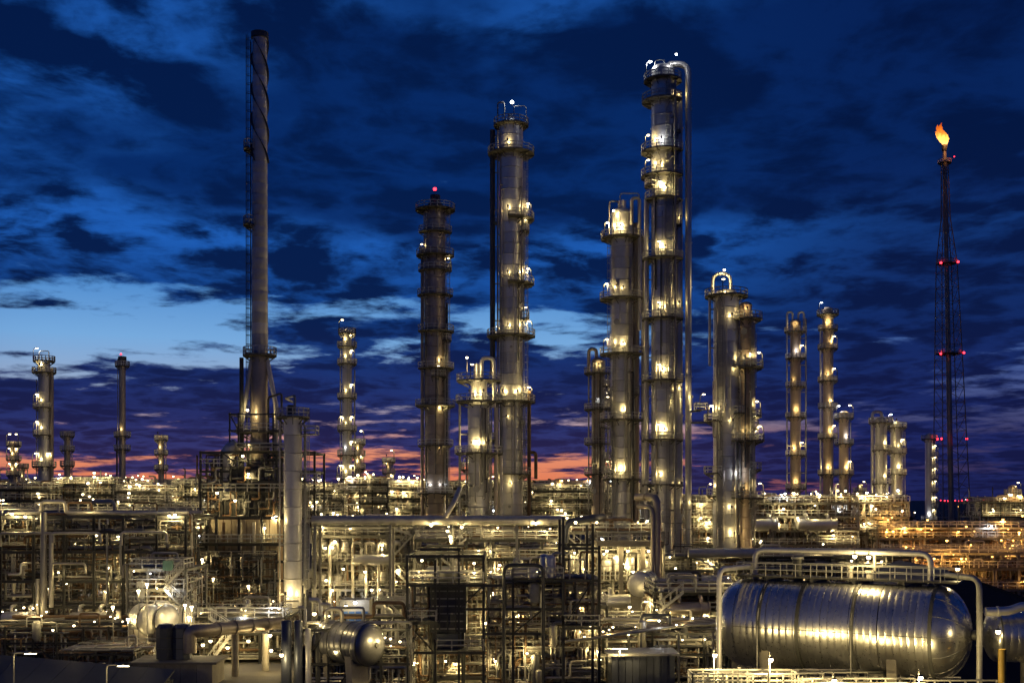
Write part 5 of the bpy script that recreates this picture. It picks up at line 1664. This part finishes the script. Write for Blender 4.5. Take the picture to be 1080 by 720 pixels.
for k in range(9):
    y0 = 116 + k * 0.9
    p = [(WX(596, y0), y0, WZ(676 + k * 0.3, y0)), (WX(660, y0 + 3), y0 + 3, WZ(668 - k * 0.4, y0 + 3)), (WX(720, y0 + 8), y0 + 8, WZ(660 - k * 0.5, y0 + 8)), (WX(775, y0 + 12), y0 + 12, WZ(656 - k * 0.6, y0 + 12))]
    pipe(t, p, 0.11 + 0.05 * (k % 3), ('galv', 'pipe', 'rust')[k % 3], 7, 'cable_tray', bend=1.5)
for px in (640, 676, 716, 752):
    beam(t, (WX(px, 122), 122, 0), (WX(px, 122), 122, WZ(666, 122)), 0.22, 0.22, 'galv', 'support')
t, x0, x1, zs = unit('pump_skid', 'tangled ground level pump skid behind the dark hut', 'pump skid', 636, 770, 124, 138, (668, 690), 5, 94, 520, 12, tier_pipes=6, P=150, wts=(5, 4, 3, 4), rs=(0.08, 0.24), lamp_y=(124, 138), rmax=0.18, cw=0.24, deck_levels='none')
t, x0, x1, zs = unit('pump_skid', 'row of small yellow lit pumps along the bottom edge below the front frame', 'pump skid', 560, 660, 121.5, 130, (694, 708), 5, 95, 300, 8, tier_pipes=3, P=120, wts=(5, 4, 3, 4), rs=(0.08, 0.2), lamp_y=(122, 130), rmax=0.16, cw=0.2, deck_levels='none')

# --- dark foreground at the lower left
D = 112
t = thing('yard_shed', 'long black low roof in the bottom left corner', 'building', (WX(60, D), D, 0))
for i in range(7):
    xa = WX(-20, D) + i * 2.6
    b = MB()
    za, zb = WZ(704, D) - i * 0.22, WZ(694, D) - i * 0.22
    b.add([(xa, D - 6, za - 1.2), (xa + 2.55, D - 6, za - 1.42), (xa + 2.55, D + 3, zb - 0.22), (xa, D + 3, zb), (xa, D - 6, za - 1.4), (xa + 2.55, D - 6, za - 1.62), (xa + 2.55, D + 3, zb - 0.42), (xa, D + 3, zb - 0.2)],
          [(0, 1, 2, 3), (7, 6, 5, 4), (0, 4, 5, 1), (1, 5, 6, 2), (2, 6, 7, 3), (3, 7, 4, 0)])
    b.build('roof_sheet', 'roof', t, False)
MB().box(WX(-20, D) + 9.1, D - 1.5, 0.9, 18, 8.6, 1.8).build('wall', 'roof', t, False)
for px, py, lab in ((32, 689, 'flat yard lamp on a pole above the black roof, at the left edge'), (130, 702, 'flat yard lamp on a pole beside the brown concrete block')):
    dd = 106
    t = thing('yard_lamp', lab, 'lamp', (WX(px, dd), dd, 0))
    lamp(t, WX(px, dd), dd, WZ(py, dd), 'warm', 200, 'tube', 0.0, 0.16, 0.75)
    pipe(t, [(WX(px, dd), dd + 0.1, WZ(py, dd) + 0.18), (WX(px, dd) - 1.6, dd + 0.1, WZ(py, dd) + 0.1), (WX(px, dd) - 1.6, dd + 0.1, 0)], 0.07, 'galv', 8, 'lamp_pole', bend=0.4)
t, x0, x1, zs = unit('pump_skid', 'shadowed pumps and orange valves on the yard beside the black roof', 'pump skid', 60, 140, 124, 134, (690, 702), 4, 96, 220, 5, tier_pipes=2, P=70, wts=(3, 3, 4, 4), rs=(0.08, 0.2), lamp_y=(128, 134), rmax=0.16, cw=0.2, deck_levels='none')
t, x0, x1, zs = unit('pump_skid', 'pump rows on the yard floor under the left pipe rack', 'pump skid', -20, 140, 138, 148, (662, 678), 6, 97, 300, 9, tier_pipes=3, P=110, wts=(4, 4, 3, 4), rs=(0.08, 0.26), lamp_y=(140, 148), rmax=0.18, cw=0.22, deck_levels='none')

# ------------------------------------------------------------------ flare
D = 400
s = D / FPX
cx, bx = WX(996, D), WX(1004, D)
t = thing('flare_stack', 'tall red-lit lattice flare stack with a burning tip', 'flare', (bx, D, 0))
lean = lambda py: bx + (cx - bx) * (560 - py) / 400
MB().tube([(bx, D, 0), (lean(380), D, WZ(380, D)), (lean(270), D, WZ(270, D)), (cx, D, WZ(158, D))], 0.8, 12, 0, True, [0.95, 0.9, 0.75, 0.65]).build('riser_pipe', 'clad_brown', t)
MB().lathe([(0.65, WZ(160, D)), (0.9, WZ(159, D)), (0.95, WZ(153, D)), (0.8, WZ(153, D)), (0.8, WZ(158, D))], 14, (cx, D, 0)).build('burner_tip', 'dark', t)
widths = [(168, 2.5), (230, 3.5), (278, 8), (373, 10.5), (463, 12.5), (530, 14), (560, 15)]
for k in range(4):
    sx, sy = ((-1, -1), (1, -1), (1, 1), (-1, 1))[k]
    for (ya, wa), (yb, wb) in zip(widths, widths[1:]):
        MB().bar((lean(ya) + sx * wa * s, D + sy * wa * s, WZ(ya, D)), (lean(yb) + sx * wb * s, D + sy * wb * s, WZ(yb, D)), 0.26).build('lattice_leg', 'flare', t, False)
b = MB()
rowsf = [(168 + (560 - 168) * i / 26) for i in range(27)]
def wat(p):
    for (ya, wa), (yb, wb) in zip(widths, widths[1:]):
        if p <= yb:
            return wa + (wb - wa) * (p - ya) / (yb - ya)
    return 15
for i in range(26):
    ya, yb = rowsf[i], rowsf[i + 1]
    for k in range(4):
        c0 = ((-1, -1), (1, -1), (1, 1), (-1, 1))[k]; c1 = ((-1, -1), (1, -1), (1, 1), (-1, 1))[(k + 1) % 4]
        A = Vector((lean(ya) + c0[0] * wat(ya) * s, D + c0[1] * wat(ya) * s, WZ(ya, D)))
        B = Vector((lean(yb) + c1[0] * wat(yb) * s, D + c1[1] * wat(yb) * s, WZ(yb, D)))
        C = Vector((lean(ya) + c1[0] * wat(ya) * s, D + c1[1] * wat(ya) * s, WZ(ya, D)))
        b.bar(A, B, 0.13)
        b.bar(A, C, 0.13)
b.build('lattice_bracing', 'flare', t, False, kind='stuff')
for py, w in ((172, 7), (278, 10), (373, 13)):
    ring_deck(t, lean(py), D, WZ(py, D), 1.0, 0, 360, w * s - 1.0, coarse=True)
for px, py in ((989, 279), (1007, 278), (989, 374), (1013, 373), (990, 463), (1016, 463), (1003, 168)):
    lamp(t, WX(px, D), D - 3, WZ(py, D), 'red', 14, 'bulb', s=1.7 if py > 200 else 0.9)
small_pipework(t, WX(960, D), WX(1045, D), D - 6, D + 12, [0.5, 3, 6], 120, 99, 0.1, 0.3, ('galv', 'flare'), (3, 5))

# flame: a ragged tongue, hottest at its root
fl = bpy.data.materials.new('flame')
fl.use_nodes = True
k = NT(fl.node_tree)
tc = k.n.new('ShaderNodeTexCoord')
sp = k.n.new('ShaderNodeSeparateXYZ')
k.l.new(tc.outputs['Generated'], sp.inputs[0])
h_ = k.m('ADD', sp.outputs[2], k.m('MULTIPLY', k.m('SUBTRACT', k.noise(tc.outputs['Generated'], 5.0, 3, 0.6), 0.5), 0.5))
em = k.n.new('ShaderNodeEmission')
k.l.new(k.ramp(h_, [(0.0, (1.0, 0.46, 0.10)), (0.35, (1.0, 0.38, 0.06)), (0.65, (1.0, 0.22, 0.02)), (1.0, (0.9, 0.12, 0.01))]), em.inputs[0])
k.l.new(k.m('MULTIPLY', k.ramp(h_, [(0.0, 1.0), (0.3, 0.8), (0.55, 0.34), (1.0, 0.18)]), 3.6), em.inputs[1])
k.l.new(em.outputs[0], k.n.new('ShaderNodeOutputMaterial').inputs[0])
rngq = random.Random(8)
t2 = thing('flare_flame', 'orange flame burning off the tip of the flare stack', 'flame', (cx, D, WZ(153, D)))
tongues = (((0, 0, 0), (-0.9, 0.2, 3.2), (-2.0, 0, 6.2), (-2.3, 0.2, 8.4), (0.85, 2.0, 1.6, 0.15)), ((0.2, 0, 0), (0.5, -0.4, 2.6), (-0.3, -0.5, 5.0), (-0.5, -0.4, 6.3), (0.8, 1.5, 1.0, 0.1)),
           ((-0.2, 0, 0.4), (-1.9, 0.2, 3.0), (-3.2, 0.4, 5.2), (-3.7, 0.3, 6.3), (0.6, 1.1, 0.7, 0.08)), ((-0.6, 0.3, 3), (-1.3, 0, 6.0), (-1.6, 0.2, 8.4), (-1.2, 0, 10.0), (0.9, 1.0, 0.7, 0.06)),
           ((-1.8, 0.3, 4), (-2.7, 0, 6.6), (-3.1, 0.2, 8.2), (-2.9, 0, 9.2), (0.9, 0.8, 0.5, 0.05)))
b = MB()
for tg in tongues:
    P_ = [Vector((cx, D, WZ(153, D))) + Vector(p) * 0.78 for p in tg[:4]]
    rr = tg[4]
    pts, rad = [], []
    for i in range(13):
        u = i / 12 * 3
        j = min(2, int(u)); f = u - j
        pts.append(P_[j].lerp(P_[j + 1], f) + Vector((rngq.uniform(-0.14, 0.14), rngq.uniform(-0.14, 0.14), 0)))
        rad.append((rr[j] * (1 - f) + rr[j + 1] * f) * 0.72 * rngq.uniform(0.82, 1.15))
    b.tube(pts, 1, 12, 0, True, rad)
b.build('flame', fl, t2)
lo = bpy.data.objects.new('flame_light', bpy.data.lights.new('flame_light', 'POINT'))
lo.data.energy = 9000
lo.data.color = (1.0, 0.42, 0.12)
lo.data.shadow_soft_size = 1.5
col.objects.link(lo)
lo.parent = t2
lo.location = (0.3, -3.5, 3.0)

# ------------------------------------------------------------------ far away: trees, lights on the horizon
rng = random.Random(77)
b = MB()
x = -520
while x < 760:
    y = rng.uniform(690, 780)
    h_ = rng.uniform(5, 10)
    w = rng.uniform(4, 8)
    for q in range(14):
        a, u = rng.uniform(0, 6.28), rng.random()
        r = w * 0.5 * math.sqrt(1 - (u - 0.4) ** 2)
        c = Vector((x + cos(a) * r * rng.random() * 1.2, y + sin(a) * r, h_ * (0.25 + 0.75 * u)))
        z_ = rng.uniform(0.9, 1.9)
        b.add([tuple(c + Vector((rng.uniform(-1, 1), rng.uniform(-1, 1), rng.uniform(-1, 1))) * z_) for _ in range(4)], [(0, 1, 2), (0, 2, 3), (0, 3, 1), (1, 3, 2)])
    b.bar((x, y, 0), (x, y, h_ * 0.5), 0.6)
    x += rng.uniform(2.6, 5)
o = b.build('far_woodland', 'tree', None, False, kind='stuff')
o['label'] = 'low dark line of trees along the horizon'
o['category'] = 'trees'
for i in range(14):
    px = 992 + i * 3.9 + rng.uniform(-1, 1)
    D = 640
    t = thing('horizon_lamp', 'small red lamp in the row on the horizon behind the flare', 'lamp', (WX(px, D), D, 0), 'red lamps along the horizon')
    lamp(t, WX(px, D), D, WZ(527.5 + rng.uniform(-0.8, 0.8), D), 'red', 0, 'bulb', s=1.6)
    pipe(t, [(WX(px, D), D + 0.5, 0), (WX(px, D), D + 0.5, WZ(528, D))], 0.2, 'dark', 6, 'lamp_pole')
for i in range(36):
    px = rng.choice((rng.uniform(0, 240), rng.uniform(325, 660), rng.uniform(560, 610), rng.uniform(900, 1080)))
    D = rng.uniform(420, 640)
    kd = rng.choice(('warm', 'warm', 'cool', 'sodium'))
    py = rng.uniform(506, 527) if px < 700 else rng.uniform(526, 545)
    t = thing('distant_lamp_mast', 'distant lamp on a thin mast in the haze of lights along the skyline', 'lamp', (WX(px, D), D, 0), 'distant lamp masts on the skyline')
    lamp(t, WX(px, D), D, WZ(py, D), kd, 0, 'bulb', s=rng.uniform(0.8, 1.9))
    pipe(t, [(WX(px, D), D + 0.5, 0), (WX(px, D), D + 0.5, WZ(py, D) - 0.2)], 0.25, 'dark', 6, 'lamp_pole')
t, x0, x1, zs = unit('process_structure', 'far row of plant behind the lamps under the orange gap', 'steel structure', 556, 640, 330, 345, (512, 521), 5, 68, 160, 14, tier_pipes=2, P=260, extra_top=1, wts=(6, 4, 1, 2), kind='sodium')
t, x0, x1, zs = unit('process_structure', 'far row of plant along the left horizon between the short columns', 'steel structure', -30, 225, 330, 345, (511, 521), 9, 69, 300, 26, tier_pipes=2, P=260, extra_top=1, wts=(6, 4, 1, 2))
